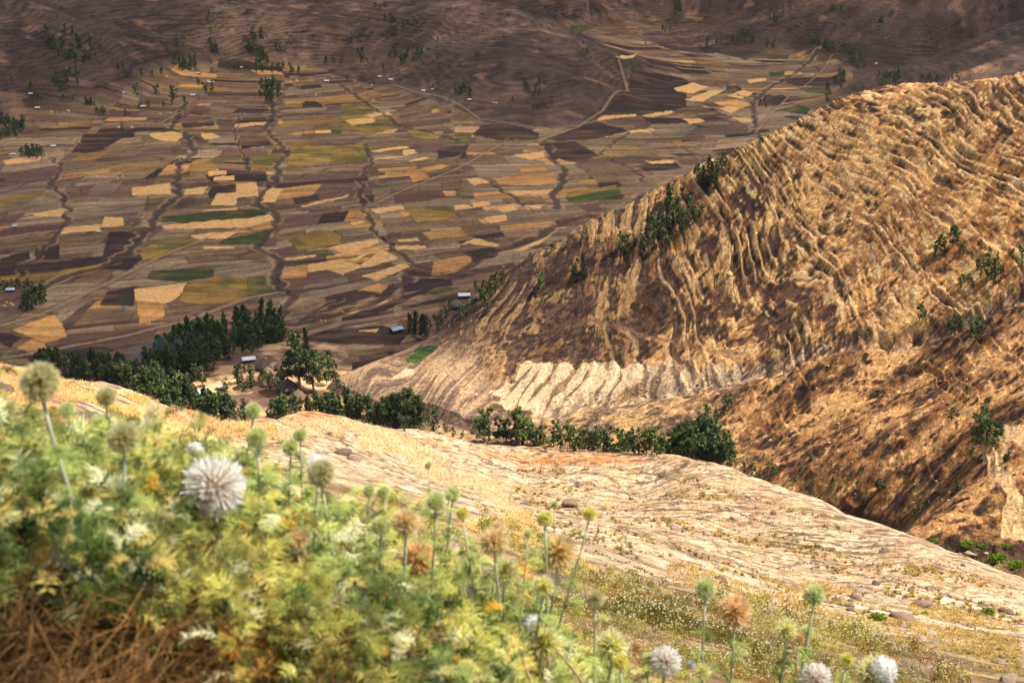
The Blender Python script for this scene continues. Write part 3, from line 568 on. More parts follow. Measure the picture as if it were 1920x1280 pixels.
    C = mix(C, mix(srgb(112, 90, 78), srgb(206, 180, 150), sstep(-.2, .5, n4 + n2)[..., None]), gm[..., None] * .8)
    bank = sstep(-4, 10, py - (np.interp(px, [1560, 1640, 1700, 1760, 1830, 1900, 1960], [935, 960, 985, 1000, 1002, 1005, 1020]) + 10 * noise(px / 16, py * 0, 109))) * sstep(1500, 1600, px) * sstep(1060, 1030, py)
    C = mix(C, srgb(92, 70, 56) * (1 + .4 * n4)[..., None], (bank * .85)[..., None])
    lowb = bank * sstep(18, 40, py - np.interp(px, [1560, 1640, 1700, 1760, 1830, 1900, 1960], [935, 960, 985, 1000, 1002, 1005, 1020])); C = mix(C, mix(srgb(150, 128, 84), srgb(116, 106, 58), sstep(-.2, .4, n2)[..., None]), (lowb * .8)[..., None])
    # curving mown terraces at the right edge
    for P in ([(1838,858),(1870,800),(1925,792),(1925,850),(1895,830),(1880,870),(1900,900),(1925,940),(1925,1010),(1878,1000),(1880,960),(1890,920),(1865,890)],):
        m = in_poly(P, px + 4 * noise(px / 12, py / 12, 122), py); C[m] = srgb(214, 176, 126) * (1 + .10 * n4[m])[:, None]
    bed = line_dist([(612,716),(640,736),(668,748),(700,764),(740,768),(800,768),(850,782),(900,800),(960,812)], px + 4 * noise(px / 9, py / 9, 193), py, 14); C = mix(C, srgb(98, 76, 64) * (1 + .5 * n4)[..., None], (sstep(10, 5, bed) * .85)[..., None])
    C = mix(C, srgb(60, 44, 38), (sstep(3, 1, np.abs(bed - 8)) * .6 * (py < 790))[..., None])
    m = in_poly([(728,712),(752,702),(762,694),(780,696),(770,706),(748,712)], px + 2 * noise(px / 4, py / 4, 194), py); C[m] = srgb(232, 204, 160)
    for P in ([(655,748),(672,741),(676,744),(660,750)],[(640,748),(652,744),(655,748),(644,752)]): C[in_poly(P, px, py)] = srgb(84, 106, 40)
    track = line_dist([(1095,600),(1180,622),(1240,636),(1330,660),(1400,668)], px, py, 10); C = mix(C, srgb(150, 112, 88), (sstep(5, 1.5, track) * .7)[..., None])
    for P in ([(757,682),(788,648),(823,650),(800,672),(778,684)],):
        m = in_poly(P, px + 2 * noise(px / 5, py / 5, 123), py + 2 * noise(px / 5, py / 5, 124)); C[m] = srgb(70, 100, 34) * (1 + .5 * n4[m] + .3 * n2[m])[:, None]
    C = C * (np.clip(C.mean(-1, keepdims=True), .01, 1) / .24) ** .28
    dl = (1 - .34 * sstep(1560, 1250, px + 60 * n3 + .5 * (py - 400)) * sstep(700, 640, py)) * (1 - .18 * sstep(260, 190, py)); C = C * dl[..., None]  # darker left side: brown soil plus cloud shade put into the colour
    return np.clip(C * np.minimum(1, .72 / C.max(-1, keepdims=True)), .01, .8)
def build_spur():
    d = np.concatenate([np.linspace(350, 420, 24), np.linspace(420, 990, 800)[1:], np.linspace(990, 1400, 60)[1:]])
    az = columns(560, 1990, 1.55, margin=(500, 3200))
    A, D = np.meshgrid(az, d); X, Y = world(A, D); Zb = spur_base(A, D)
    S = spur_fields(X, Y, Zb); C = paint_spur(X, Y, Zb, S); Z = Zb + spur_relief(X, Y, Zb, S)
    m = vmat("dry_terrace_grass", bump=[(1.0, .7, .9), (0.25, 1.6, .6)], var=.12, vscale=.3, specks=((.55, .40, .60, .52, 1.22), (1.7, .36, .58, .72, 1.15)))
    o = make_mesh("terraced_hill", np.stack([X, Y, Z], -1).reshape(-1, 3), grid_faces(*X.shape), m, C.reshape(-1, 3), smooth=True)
    tag(o, "steep golden brown hill stepped with old terraces", "hill", kind="structure")

# ------------------------------------------------------------------ near slope
def near_relief(X, Y, az, d):
    k = np.clip(d / 60, .02, 1.0)
    lo = np.clip((d - 5) / 60, 0, 1)
    tw = near_phase(X, Y)
    z = lo * (1.1 * fbm(X / 26, Y / 26, 3, 131)) + k * .35 * fbm(X / 5, Y / 5, 3, 132) + np.clip(d / 20, .05, 1) * .10 * fbm(X / 1.2, Y / 1.2, 3, 133)
    t = tw - np.floor(tw)
    z = z + sstep(30, 90, d) * sstep(330, 250, d) * .55 * (np.where(t < .85, t / .85, (1 - t) / .15) - .5) * sstep(-.2, .5, fbm(X / 40, Y / 40, 2, 134) + .25)
    return z
def fit_skyline():
    d = np.exp(np.linspace(math.log(30), math.log(400), 420))
    for it in range(5):
        for i, (px, py) in enumerate(SKYL):
            az = np.full(d.shape, _sa[0][i]); X, Y = world(az, d); te = (near_base(az, d) + near_relief(X, Y, az, d)) / d; k = int(np.argmax(te))
            _sc[i] += te[k] - _sa[1][i]; _sd[i] = .5 * _sd[i] + .5 * np.clip(d[k], 60, 330)
def near_phase(X, Y):
    return (Y * .93 + X * .42 + 7 * fbm(X / 45, Y / 45, 2, 135)) / 9.5
def paint_near(X, Y, Z, az, d):
    px, py = project(X, Y, Z)
    n1 = fbm(X / 12, Y / 12, 4, 141); n2 = fbm(X / 2.2, Y / 2.2, 4, 142); n3 = fbm(X / 50, Y / 50, 3, 143); n4 = fbm(X / .4, Y / .4, 3, 144)
    C = mix(srgb(182, 152, 122), srgb(226, 202, 168), sstep(-.45, .5, n2 + .5 * n1)[..., None])
    C = mix(C, srgb(176, 132, 92), (sstep(.0, .7, n1 + .6 * n3) * .35)[..., None])
    org = np.exp(-((px - 1060) / 190) ** 2 - ((py - 856) / 13) ** 2) + np.exp(-((px - 600) / 60) ** 2 - ((py - 780) / 10) ** 2) + .8 * np.exp(-((px - 420) / 110) ** 2 - ((py - 812) / 22) ** 2)
    C = mix(C, srgb(198, 122, 62), (np.clip(org * (1.1 + .6 * n1), 0, 1) * .85 * (d > 40))[..., None])
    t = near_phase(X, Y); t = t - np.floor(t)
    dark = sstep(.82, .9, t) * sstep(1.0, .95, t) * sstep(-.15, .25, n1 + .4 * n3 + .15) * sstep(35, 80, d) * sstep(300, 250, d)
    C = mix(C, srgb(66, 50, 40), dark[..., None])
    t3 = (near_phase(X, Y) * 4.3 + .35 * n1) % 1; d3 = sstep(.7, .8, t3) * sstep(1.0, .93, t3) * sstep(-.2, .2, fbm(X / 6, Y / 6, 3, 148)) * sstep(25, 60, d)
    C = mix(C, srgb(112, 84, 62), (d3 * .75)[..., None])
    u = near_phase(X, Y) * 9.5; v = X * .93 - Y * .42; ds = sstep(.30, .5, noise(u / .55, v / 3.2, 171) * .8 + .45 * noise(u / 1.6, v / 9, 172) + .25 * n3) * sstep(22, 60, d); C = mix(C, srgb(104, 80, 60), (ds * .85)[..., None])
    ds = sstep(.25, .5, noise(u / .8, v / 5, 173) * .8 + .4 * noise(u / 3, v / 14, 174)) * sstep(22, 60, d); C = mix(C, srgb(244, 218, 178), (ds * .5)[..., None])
    spk = sstep(.32, .5, fbm(X / .9, Y / .9, 3, 145) + .25 * n2) * sstep(25, 70, d)
    C = mix(C, srgb(112, 88, 66), (spk * .8)[..., None])
    st = sstep(.30, .46, fbm(X / 7, Y / 4, 4, 146)) * sstep(20, 60, d)
    C = mix(C, srgb(150, 128, 70), (st * .45)[..., None])
    # soil and stones nearer the camera
    nr = sstep(60, 22, d + 14 * n1)
    nc = mix(srgb(118, 92, 70), srgb(178, 140, 96), sstep(-.4, .5, n2)[..., None]); nc = mix(nc, srgb(110, 112, 52), (sstep(-.2, .4, n1 + .3 * n4) * .55)[..., None])
    C = mix(C, nc, (nr * .85)[..., None])
    vn = sstep(7, 4, d); C = mix(C, mix(srgb(62, 44, 28), srgb(112, 84, 48), sstep(-.4, .5, n4)[..., None]), (vn * .9)[..., None])
    for (cx, cy, a, b) in ((170,790,42,10),(1065,1110,52,36),(650,850,40,14),(840,1020,36,34),(20,735,34,9),(830,885,34,40)):
        q = ((px - cx) / a) ** 2 + ((py - cy - .45 * (px - cx)) / b) ** 2; m = sstep(1.1, .6, q + .5 * n2) * (d > 6)
        C = mix(C, srgb(128, 112, 104) * (1 + .45 * fbm(X / .8, Y / .8, 3, 147))[..., None], (m * .45)[..., None])
    return np.clip(C, .015, .85)
def build_near():
    d = np.exp(np.concatenate([np.linspace(math.log(.45), math.log(2), 40), np.linspace(math.log(2), math.log(400), 820)[1:], np.linspace(math.log(400), math.log(560), 20)[1:]]))
    az = columns(-60, 1980, 2.2)
    A, D = np.meshgrid(az, d); X, Y = world(A, D); Zb = near_base(A, D); Z = Zb + near_relief(X, Y, A, D); C = paint_near(X, Y, Zb, A, D)
    m = vmat("bleached_slope_soil", bump=[(1.3, .3, .9), (9.0, .04, .8), (60, .006, .5)], var=.10, vscale=1.6, specks=((1.3, .40, .56, .52, 1.12), (6.0, .38, .54, .66, 1.08)))
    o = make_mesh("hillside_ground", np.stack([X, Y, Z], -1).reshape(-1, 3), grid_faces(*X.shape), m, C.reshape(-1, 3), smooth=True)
    tag(o, "sunlit bleached grassy slope falling away in front", "hillside", kind="structure")

fit_skyline()
# ------------------------------------------------------------------ ground look-up
def ground(X, Y, which=None):
    X = np.asarray(X, float); Y = np.asarray(Y, float); az = np.arctan2(X, Y); d = np.hypot(X, Y)
    zs = []
    if which in (None, 'near'):
        zs.append(np.where(d < 560, near_base(az, d) + near_relief(X, Y, az, d), -999))
    if which in (None, 'spur'):
        zb = spur_base(az, d); zs.append(np.where((d > 350) & (d < 1400) & (az > pix_ray(500, 640)[0]), zb + spur_relief(X, Y, zb), -999))
    if which in (None, 'valley'):
        zb = valley_base(az, d); zs.append(np.where(d > 560, zb + valley_relief(X, Y, zb), -999))
    return np.max(zs, 0)
_md = np.exp(np.linspace(math.log(1.6), math.log(4200), 900))
def hit(px, py, dmin=1.6, which=None):
    """first ground point met by the ray through a photograph pixel"""
    px = np.atleast_1d(np.asarray(px, float)); py = np.atleast_1d(np.asarray(py, float)); out = np.zeros((len(px), 3))
    az, te = pix_ray(px, py)
    for i in range(0, len(px), 200):
        a = az[i:i + 200, None]; D = np.broadcast_to(_md, (a.shape[0], len(_md))); X, Y = world(a, D)
        g = ground(X, Y, which) - te[i:i + 200, None] * D; g = np.where(D < dmin, -1, g)
        k = np.argmax(g > 0, 1); k = np.where((g > 0).any(1), np.maximum(k, 1), len(_md) - 1); r = np.arange(len(k))
        g0, g1 = g[r, k - 1], g[r, k]; f = np.clip(-g0 / (g1 - g0 + 1e-9), 0, 1); d = _md[k - 1] + f * (_md[k] - _md[k - 1])
        x, y = world(az[i:i + 200], d); out[i:i + 200] = np.stack([x, y, ground(x, y, which)], 1)
    return out
build_valley(); build_spur(); build_near()
# ------------------------------------------------------------------ trees
M_LEAF = vmat("eucalyptus_leaves", rough=.6, var=.25, vscale=.6, trans=.12, spec=.2, vary=.38)
M_BARK = vmat("pale_bark", rough=.9, var=.2, vscale=3)
def leaf_cloud(mb, cen, rad, n, size, c0, c1, droop=1.5, r=None):
    r = r or rng
    u = r.normal(size=(n, 3)); u /= np.linalg.norm(u, axis=1)[:, None]
    P = np.asarray(cen) + u * (r.random((n, 1)) ** .45) * np.asarray(rad)
    s = size * r.uniform(.6, 1.35, (n, 1, 1))
    a = r.normal(size=(n, 3)); a /= np.linalg.norm(a, axis=1)[:, None]; b = r.normal(size=(n, 3)); b[:, 2] += -droop * .4
    b -= (a * b).sum(1)[:, None] * a; b /= np.linalg.norm(b, axis=1)[:, None]
    q = np.array([[-.45, -.7], [.5, -.55], [.35, .75], [-.3, .6]])
    V = P[:, None] + s * (q[None, :, :1] * a[:, None] + q[None, :, 1:] * b[:, None])
    k = np.arange(n * 4).reshape(n, 4)
    t = np.clip(r.random((n, 1)) * .8 + r.normal(0, .12, (n, 1)), 0, 1)
    c = np.repeat(np.asarray(c0) * (1 - t) + np.asarray(c1) * t, 4, 0)
    mb.add(V.reshape(-1, 3), k, c)
LG0, LG1 = srgb(46, 66, 38), srgb(116, 132, 68)
def tree_proto(kind, seed):
    """eucalyptus about 1 unit = 1 m, 12 m tall"""
    r = np.random.default_rng(seed); root = empty("eucalyptus_tree"); tr = MB(); cr = MB()
    H = 12.0
    if kind == 'slim':        # plantation pole tree
        P = [[0, 0, -.6], [r.normal(0, .1), r.normal(0, .1), 4], [r.normal(0, .25), r.normal(0, .25), 8], [r.normal(0, .3), 0, 11.4]]
        tr.tube(P, [.17, .13, .09, .03], 6, srgb(168, 140, 112))
        for i in range(11):
            z = 2.0 + i * .9; w = 1.25 * math.sin(math.pi * min(1, (z - 1.2) / 11.5)) + .4; a = r.random() * 6.28; o = w * .55
            leaf_cloud(cr, [math.cos(a) * o, math.sin(a) * o, z], [w * .75, w * .75, 1.1], 84, .46, LG0, LG1, r=r)
            tr.tube([[0, 0, z - .9], [math.cos(a) * o, math.sin(a) * o, z]], [.05, .02], 4, srgb(120, 100, 80))
    elif kind == 'open':      # young tree with an open crown on a thin pale trunk
        P = [[0, 0, -.6], [r.normal(0, .2), .1, 3.5], [r.normal(0, .4), r.normal(0, .3), 7.5], [r.normal(0, .5), 0, 11]]
        tr.tube(P, [.2, .15, .1, .03], 6, srgb(190, 160, 128))
        for i in range(13):
            z = 2.6 + 8.6 * r.random(); w = r.uniform(.7, 1.25); a = r.random() * 6.28; o = r.uniform(.3, 2.3) * (1.15 - abs(z - 7) / 7)
            leaf_cloud(cr, [math.cos(a) * o, math.sin(a) * o, z], [w, w, w * .95], 85, .42, LG0 * 1.15, LG1 * 1.35, r=r)
            tr.tube([[0, 0, z - 1.2], [math.cos(a) * o, math.sin(a) * o, z]], [.06, .02], 4, srgb(150, 126, 98))
    elif kind == 'broad':     # full old tree
        P = [[0, 0, -.6], [.3, .1, 3.0], [.2, .3, 6.5], [0, .2, 10]]; tr.tube(P, [.38, .28, .2, .06], 7, srgb(196, 168, 138))
        tr.tube([[.1, 0, .2], [-.5, -.2, 3.2], [-1.4, -.3, 6.8]], [.26, .18, .08], 6, srgb(186, 158, 130))
        for i in range(26):
            z = 3.2 + 8.3 * r.random(); f = math.sin(math.pi * (z - 2) / 10.6) ** .7; w = r.uniform(.8, 1.4); a = r.random() * 6.28; o = r.uniform(.6, 3.1) * f
            leaf_cloud(cr, [math.cos(a) * o, math.sin(a) * o + .4, z], [w, w, w * .9], 70, .36, LG0, LG1, r=r)
            if i % 3 == 0: tr.tube([[.2, .2, z - 1.8], [math.cos(a) * o, math.sin(a) * o, z]], [.1, .03], 4, srgb(150, 126, 98))
    else:                     # low cypress-like spire
        tr.tube([[0, 0, -.6], [0, 0, 5], [0, 0, 11]], [.16, .12, .04], 6, srgb(110, 88, 66))
        for i in range(12):
            z = 1.1 + i * .9; w = 1.55 * (1 - (z / 12.4) ** 2.2) ** .6 * r.uniform(.75, 1.15)
            leaf_cloud(cr, [r.normal(0, .25), r.normal(0, .25), z], [w, w, .95], 62, .4, LG0 * .8, LG1 * .7, r=r)
    tr.build("trunk", M_BARK, root); cr.build("crown", M_LEAF, root)
    return root
PROTO = {k: [tree_proto(k, 100 * i + j) for j in range(n)] for i, (k, n) in enumerate((('slim', 4), ('open', 4), ('broad', 2), ('spire', 3)))}
used = set()
def place_tree(kind, p, h, label, group=None, name="eucalyptus_tree", cat="tree"):
    j = int(rng.integers(len(PROTO[kind]))); src = PROTO[kind][j]
    o = src if (kind, j) not in used else copy_tree(src)
    used.add((kind, j)); o.name = name
    s = h / 12.0; sx = s * rng.uniform(*dict(slim=(.85, 1.2), open=(.8, 1.2), broad=(.9, 1.25), spire=(.85, 1.15))[kind])
    o.location = p; o.scale = (sx, sx, s); o.rotation_euler = (rng.normal(0, .03), rng.normal(0, .03), rng.random() * 6.28)
    for k in ("group",):
        if k in o: del o[k]
    tag(o, label, cat, group); return o
def scatter_poly(P, n, r=None):
    r = r or rng; P = np.asarray(P, float); out = []
    lo, hi = P.min(0), P.max(0)
    while len(out) < n:
        q = lo + (hi - lo) * r.random((400, 2)); m = in_poly(P, q[:, 0], q[:, 1]); out += q[m].tolist()
    return np.array(out[:n])
TREES = []   # (kind, pixel x, pixel y of the base, height px, label, group)
def grove(kind, poly, n, hpx, label, group):
    for q in scatter_poly(poly, n): TREES.append((kind, q[0], q[1], hpx * rng.uniform(.75, 1.2), label, group))
G_ = "slender dark eucalyptus inside the dense plantation above the white roofed hut"
grove('slim', [(262,702),(300,672),(345,640),(400,628),(470,618),(528,612),(532,640),(500,655),(440,668),(400,690),(360,705),(320,712)], 170, 40, G_, "plantation of dark eucalyptus")
G2_ = "dark green eucalyptus in the long belt behind the bleached grassy ridge"
grove('slim', [(60,700),(130,700),(200,708),(270,716),(320,730),(370,760),(420,780),(480,792),(440,800),(360,785),(300,772),(230,728),(140,722),(60,708)], 110, 42, G2_, "belt of eucalyptus behind the ridge")
grove('slim', [(30,700),(120,694),(260,706),(330,722),(360,742),(300,742),(150,716),(40,706)], 40, 38, G2_, "belt of eucalyptus behind the ridge")
grove('slim', [(480,790),(560,772),(640,765),(720,785),(790,800),(760,812),(640,790),(560,785)], 64, 38, "green eucalyptus in the strip beside the dry stream bed", "eucalyptus beside the stream bed")
grove('broad', [(715,782),(760,776),(800,795),(770,806),(725,800)], 16, 42, "bushy dark tree in the clump at the bend of the stream bed", "clump at the stream bend")
for x, y, h in ((330,632,22),(345,640,30),(368,632,34),(395,614,22),(315,650,24),(302,668,26),(445,606,28),(491,604,42),(470,606,22),(505,612,26)):
    TREES.append(('slim', x, y, h, "taller eucalyptus standing clear along the far edge of the plantation", "eucalyptus at the plantation edge"))
for x, y, h in ((395,705,40),(380,725,36),(365,715,32),(445,718,36),(470,722,34),(425,735,26),(495,715,26),(458,700,16)):
    TREES.append(('broad', x, y, h, "rounded dark tree among the tin roofed huts of the hamlet", "trees among the hamlet huts"))
grove('slim', [(430,728),(540,715),(545,722),(440,738)], 12, 24, "small dark tree in the hedge beside the ploughed knoll", "trees in the hedge by the knoll")
TREES.append(('broad', 562, 732, 104, "tallest tree with two bare pale trunks and a towering dark crown", None))
TREES.append(('broad', 588, 734, 70, "bushy dark tree leaning against the tallest tree", None))
TREES.append(('spire', 574, 660, 42, "pointed dark tree rising behind the tallest tree", None))
for x, y, h in ((612,724,44),(625,712,30),(600,700,34),(618,690,26),(632,728,22)):
    TREES.append(('open', x, y, h, "smaller green tree in the garden right beside the tallest tree", "garden trees by the tallest tree"))
# row of young trees on the crest of the bright slope
for x, y, h in ((888,815,18),(912,828,48),(920,826,40),(932,830,38),(944,830,36),(955,832,30),(968,834,48),(977,836,44),(990,834,36),(1000,830,34),(1012,832,28),(1018,842,48),(1026,846,24),(1040,838,42),(1052,842,36),(1064,844,40),(1082,846,46),(1090,848,42),(1104,846,30),(1116,844,44),(1122,848,40),(1134,846,26),(1150,846,26),(1160,848,44),(1168,846,30),(1182,848,30),(1190,850,36),(1200,850,30),(1212,852,34),(1222,852,38),(1230,854,30)):
    TREES.append(('open', x + rng.normal(0, 2), y, h * rng.uniform(.7, 1.25), "young eucalyptus with a thin pale trunk in the row on the bright crest", "row of young eucalyptus on the crest"))
for x, y, h in ((803,800,22),(818,806,34),(835,812,16),(850,818,14),(866,822,12),(758,808,20)):
    TREES.append(('open', x, y, h, "sapling on the bright crest between the stream clump and the tree row", "saplings on the crest"))
grove('slim', [(1250,855),(1290,862),(1372,876),(1380,860),(1345,820),(1330,800),(1372,775),(1366,768),(1320,785),(1290,815),(1255,838)], 90, 30, "leafy green tree in the thicket climbing the gully above the bright crest", "thicket in the gully")
grove('broad', [(1222,856),(1300,836),(1310,868),(1230,868)], 16, 36, 'leafy green tree in the thicket climbing the gully above the bright crest', 'thicket in the gully')
for x in rng.uniform(895, 1240, 24): TREES.append(('open', x, np.interp(x, [890, 1000, 1100, 1240], [820, 834, 843, 852]), rng.uniform(20, 36), 'young eucalyptus with a thin pale trunk in the row on the bright crest', 'row of young eucalyptus on the crest'))
# cypress-like trees up the spur shoulder
for x, y, h in ((1312,345,32),(1318,352,40),(1328,340,44),(1336,348,40),(1342,356,36),(1348,330,30),(1356,312,26),(1305,340,24),(1424,272,18),(1430,268,12),(1380,292,10)):
    TREES.append(('spire', x, y, h, "dark spire shaped tree in the tight knot on the hill skyline", "knot of dark trees on the skyline"))
for x, y, h in ((1254,388,40),(1262,392,34),(1270,400,30),(1290,396,28),(1275,420,32),(1262,418,36),(1250,432,34),(1238,420,28),(1232,445,30),(1246,455,26),(1222,440,34),(1226,465,30),(1212,452,24),(1290,425,28),(1298,412,22),(1306,420,20),(1312,404,24),(1200,462,26),(1205,475,30),(1192,458,22),(1178,465,24),(1162,468,30),(1176,475,18),(1130,468,14),(1240,480,18),(1255,460,20),(1216,480,18),(1280,440,20),(1224,425,22),(1218,412,16),(1268,445,14)):
    TREES.append(('spire', x, y, h, "dark narrow tree scattered down the hill shoulder below the skyline knot", "dark trees down the hill shoulder"))
for x, y, h in ((1095,522,46),(1091,515,30),(1074,528,30),(1078,520,24),(1011,548,34),(1016,535,18),(1092,448,18),(1064,460,16),(1040,468,12),(1034,472,16),(1060,468,12),(994,488,14),(1039,527,12),(1014,575,14),(945,538,12),(998,505,8)):
    TREES.append(('spire', x, y, h, "lone narrow tree standing on the brown lower shoulder of the hill", "lone trees on the brown shoulder"))
for x, y, h in ((768,624,36),(778,630,44),(788,632,40),(796,628,36),(770,610,20),(782,612,24),(800,618,26)):
    TREES.append(('spire', x, y, h, "dark tree in the dense clump beside the blue roofed barn", "dark clump by the blue roofed barn"))
for x, y, h in ((820,618,26),(828,608,24),(836,598,22),(842,585,20),(862,588,18),(872,592,20),(880,586,22),(868,600,14)):
    TREES.append(('slim', x, y, h, "dark tree between the round thatched hut and the blue roofed barn", "dark trees near the thatched hut"))
for x, y, h in ((892,545,18),(902,560,24),(912,572,28),(908,548,22),(920,540,22),(928,530,20),(938,528,18),(934,540,20),(916,582,20),(912,590,14),(924,555,24),(944,520,12)):
    TREES.append(('broad', x, y, h, "dark bushy tree at the foot of the hill behind the white roofed hut", "dark trees at the hill foot"))
# trees on the right hand shelf and slope
for x, y, h in ((1790,632,38),(1784,630,24),(1832,625,34),(1822,638,34),(1842,628,26),(1724,602,34),(1735,600,16),(1750,612,18),(1861,624,18)):
    TREES.append(('broad', x, y, h, "dark green tree in the loose line along the orange shelf", "trees along the orange shelf"))
for x, y, h in ((1762,470,28),(1772,468,24),(1786,465,36),(1752,485,22),(1755,470,16),(1806,475,22),(1822,486,16),(1832,505,20),(1843,500,22),(1850,520,34),(1858,522,30),(1868,515,28),(1876,525,24),(1815,535,20),(1800,540,22),(1822,540,18),(1855,488,22),(1870,490,16),(1896,482,16),(1915,496,30),(1896,550,16),(1898,585,16),(1912,590,10),(1862,535,20),(1838,520,14),(1590,412,16),(1905,520,12)):
    TREES.append(('broad', x, y, h, "small dark tree sprinkled over the sunlit upper right slope", "small trees on the sunlit slope"))
TREES.append(('broad', 1846, 852, 66, "broad dark tree beside the curving mown terrace", None))
TREES.append(('broad', 1862, 838, 44, "leafy tree tucked behind the broad one at the mown terrace", None))
TREES.append(('broad', 1836, 800, 38, "slimmer dark tree just above the broad tree at the mown terrace", None))
for x, y, h in ((1812,742,18),(1784,790,24),(1820,858,18),(1440,882,18),(1450,895,26),(1430,862,12),(1475,868,12),(1500,892,24),(1512,888,16),(1520,862,14),(1490,905,14),(1590,906,16),(1594,896,14),(1606,920,18),(1570,880,12),(1645,922,24),(1652,918,20),(1660,925,16),(1615,950,14),(1630,940,12),(1722,968,24),(1730,958,12),(1782,985,20),(1792,982,16),(1875,930,14),(1880,960,16),(1872,975,14),(1420,900,16),(1410,890,24),(1395,885,20),(1560,912,18),(1762,945,10),(1742,950,12),(1700,900,10),(1680,880,12),(1655,860,10),(1610,812,12),(1780,830,14)):
    TREES.append(('broad', x, y, h, "small green bush tree on the stony orange slope above the ravine", "bush trees on the orange slope"))
# valley and far hillside groves
FAR_G = [([(85,62),(130,60),(165,75),(190,100),(170,118),(135,130),(110,105),(88,85)], 46, 14),([(95,150),(140,135),(160,160),(110,172)], 14, 13),([(320,120),(375,110),(370,135),(325,138)], 14, 14),([(385,65),(400,90),(420,98),(395,100)], 8, 12),([(470,62),(492,62),(490,80),(475,80)], 6, 14),
 ([(460,90),(485,88),(503,105),(500,138),(475,136)], 20, 16),([(510,128),(565,130),(560,142),(510,138)], 12, 12),([(490,160),(520,150),(528,178),(505,198),(488,188)], 18, 18),([(38,288),(84,285),(84,298),(38,298)], 18, 16),([(730,105),(790,98),(785,118),(735,122)], 16, 14),([(715,38),(740,40),(738,52),(715,50)],5,12),
 ([(850,170),(885,168),(885,192),(860,190)], 9, 14),([(980,150),(1010,145),(1015,185),(985,190)], 10, 12),([(0,228),(20,225),(20,260),(0,262)], 8, 18),([(25,235),(45,232),(46,258),(30,258)], 8, 18),([(155,190),(182,188),(180,200),(155,200)], 8, 12),([(175,205),(200,215),(195,222),(178,212)], 5, 12),
 ([(1515,75),(1530,72),(1530,86),(1515,86)],5,14),([(1535,85),(1585,90),(1615,115),(1620,130),(1605,132),(1590,108),(1540,96)],24,14),([(1565,150),(1585,140),(1580,165),(1565,175)],8,16),([(1645,145),(1690,140),(1690,160),(1650,165)],14,14),([(1725,148),(1820,143),(1825,150),(1730,156)],14,10),([(1550,20),(1580,12),(1582,22),(1555,28)],6,10),
 ([(1365,70),(1405,65),(1410,80),(1375,82)],9,11),([(1440,35),(1470,30),(1468,42),(1442,45)],6,12),([(1262,0),(1276,0),(1276,38),(1264,36)],6,16),([(1230,52),(1260,50),(1255,62),(1235,62)],5,9),([(1320,80),(1350,78),(1350,95),(1325,95)],6,10),([(1435,82),(1450,78),(1450,92),(1438,92)],4,12),([(1420,192),(1450,195),(1445,206),(1425,206)],4,10),([(700,10),(722,12),(720,22),(702,20)],4,10),
 ([(1640,40),(1660,20),(1668,30),(1650,48)],4,9),([(1545,165),(1555,165),(1552,195),(1546,195)],4,14)]
for poly, n, h in FAR_G: 
    for q in scatter_poly(poly, n): TREES.append(('far', q[0], q[1], h * rng.uniform(.75, 1.2), "", ""))
for x, y, h in ((44,572,24),(52,580,30),(60,582,34),(68,576,36),(76,570,32),(82,562,30),(64,570,30),(74,560,24),(40,582,14),(2,540,16),(48,575,20)):
    TREES.append(('slim', x, y, h, "dark eucalyptus in the grove by the small white roofed farm on the valley floor", "grove by the valley farm"))
for x, y in ((14,541),(22,539),(30,541),(38,540),(46,542),(54,541),(62,543),(10,543),(34,537),(50,537)):
    TREES.append(('slim', x, y, 14, "short dark tree in the hedge behind the small valley farm", "hedge trees behind the valley farm"))
for x, y, h in ((23,155,12),(58,168,14),(70,184,12),(60,195,8),(118,188,10),(138,188,8),(258,180,22),(292,178,18),(325,188,26),(322,198,12),(345,193,12),(306,200,10),(262,205,12),(278,204,14),(235,218,12),(222,130,12),(265,140,12),(285,145,12),(302,140,14),(238,145,12),(372,160,14),(385,172,16),(398,172,16),(447,130,14),(398,135,8),(612,120,14),(640,120,10),(676,118,26),(690,120,10),(625,120,10),(672,100,10),(718,130,12),(755,45,9),(820,80,9),(870,78,8),(905,62,8),(945,72,8),(1095,86,10),(1101,98,12),(820,112,9),(842,128,10),(1020,200,8),(960,190,9),(812,165,8),(925,135,8),(1000,205,9),(1035,185,8),(230,125,9),(342,70,8),(500,70,8),(535,100,8),(518,96,16),(525,90,10),(650,150,8),(392,30,12),(388,45,14),(395,60,10),(30,30,8),(200,60,7),(1300,130,8),(1140,190,7),(1700,60,6),(1480,60,8),(1210,85,7)):
    TREES.append(('far', x, y, h, "", ""))
far_side = np.array([any(w_ in t[4] for w_ in ('thicket', 'clump at the bend', 'stream bed', 'long belt', 'orange slope')) for t in TREES])
T_P = hit([t[1] for t in TREES], [t[2] for t in TREES], dmin=60)
T_P[far_side] = hit([t[1] for t, k in zip(TREES, far_side) if k], [t[2] for t, k in zip(TREES, far_side) if k], dmin=480)
T_D = np.linalg.norm(T_P, axis=1); T_H = np.array([t[3] for t in TREES]) / F * T_D * np.array([{'slim': 1.12, 'open': 1.4, 'broad': 1.12, 'spire': 1.15, 'far': 1.1}[t[0]] for t in TREES])
print("trees", len(TREES), "near kinds", sum(t[0] != 'far' for t in TREES))
size = np.array([t[3] for t in TREES]); names = np.array([t[0] == 'far' for t in TREES])
order = np.argsort(-(size - 1000 * names * 0))
CAP = 298; keep = set(order[:CAP].tolist()); rest_mb = MB()
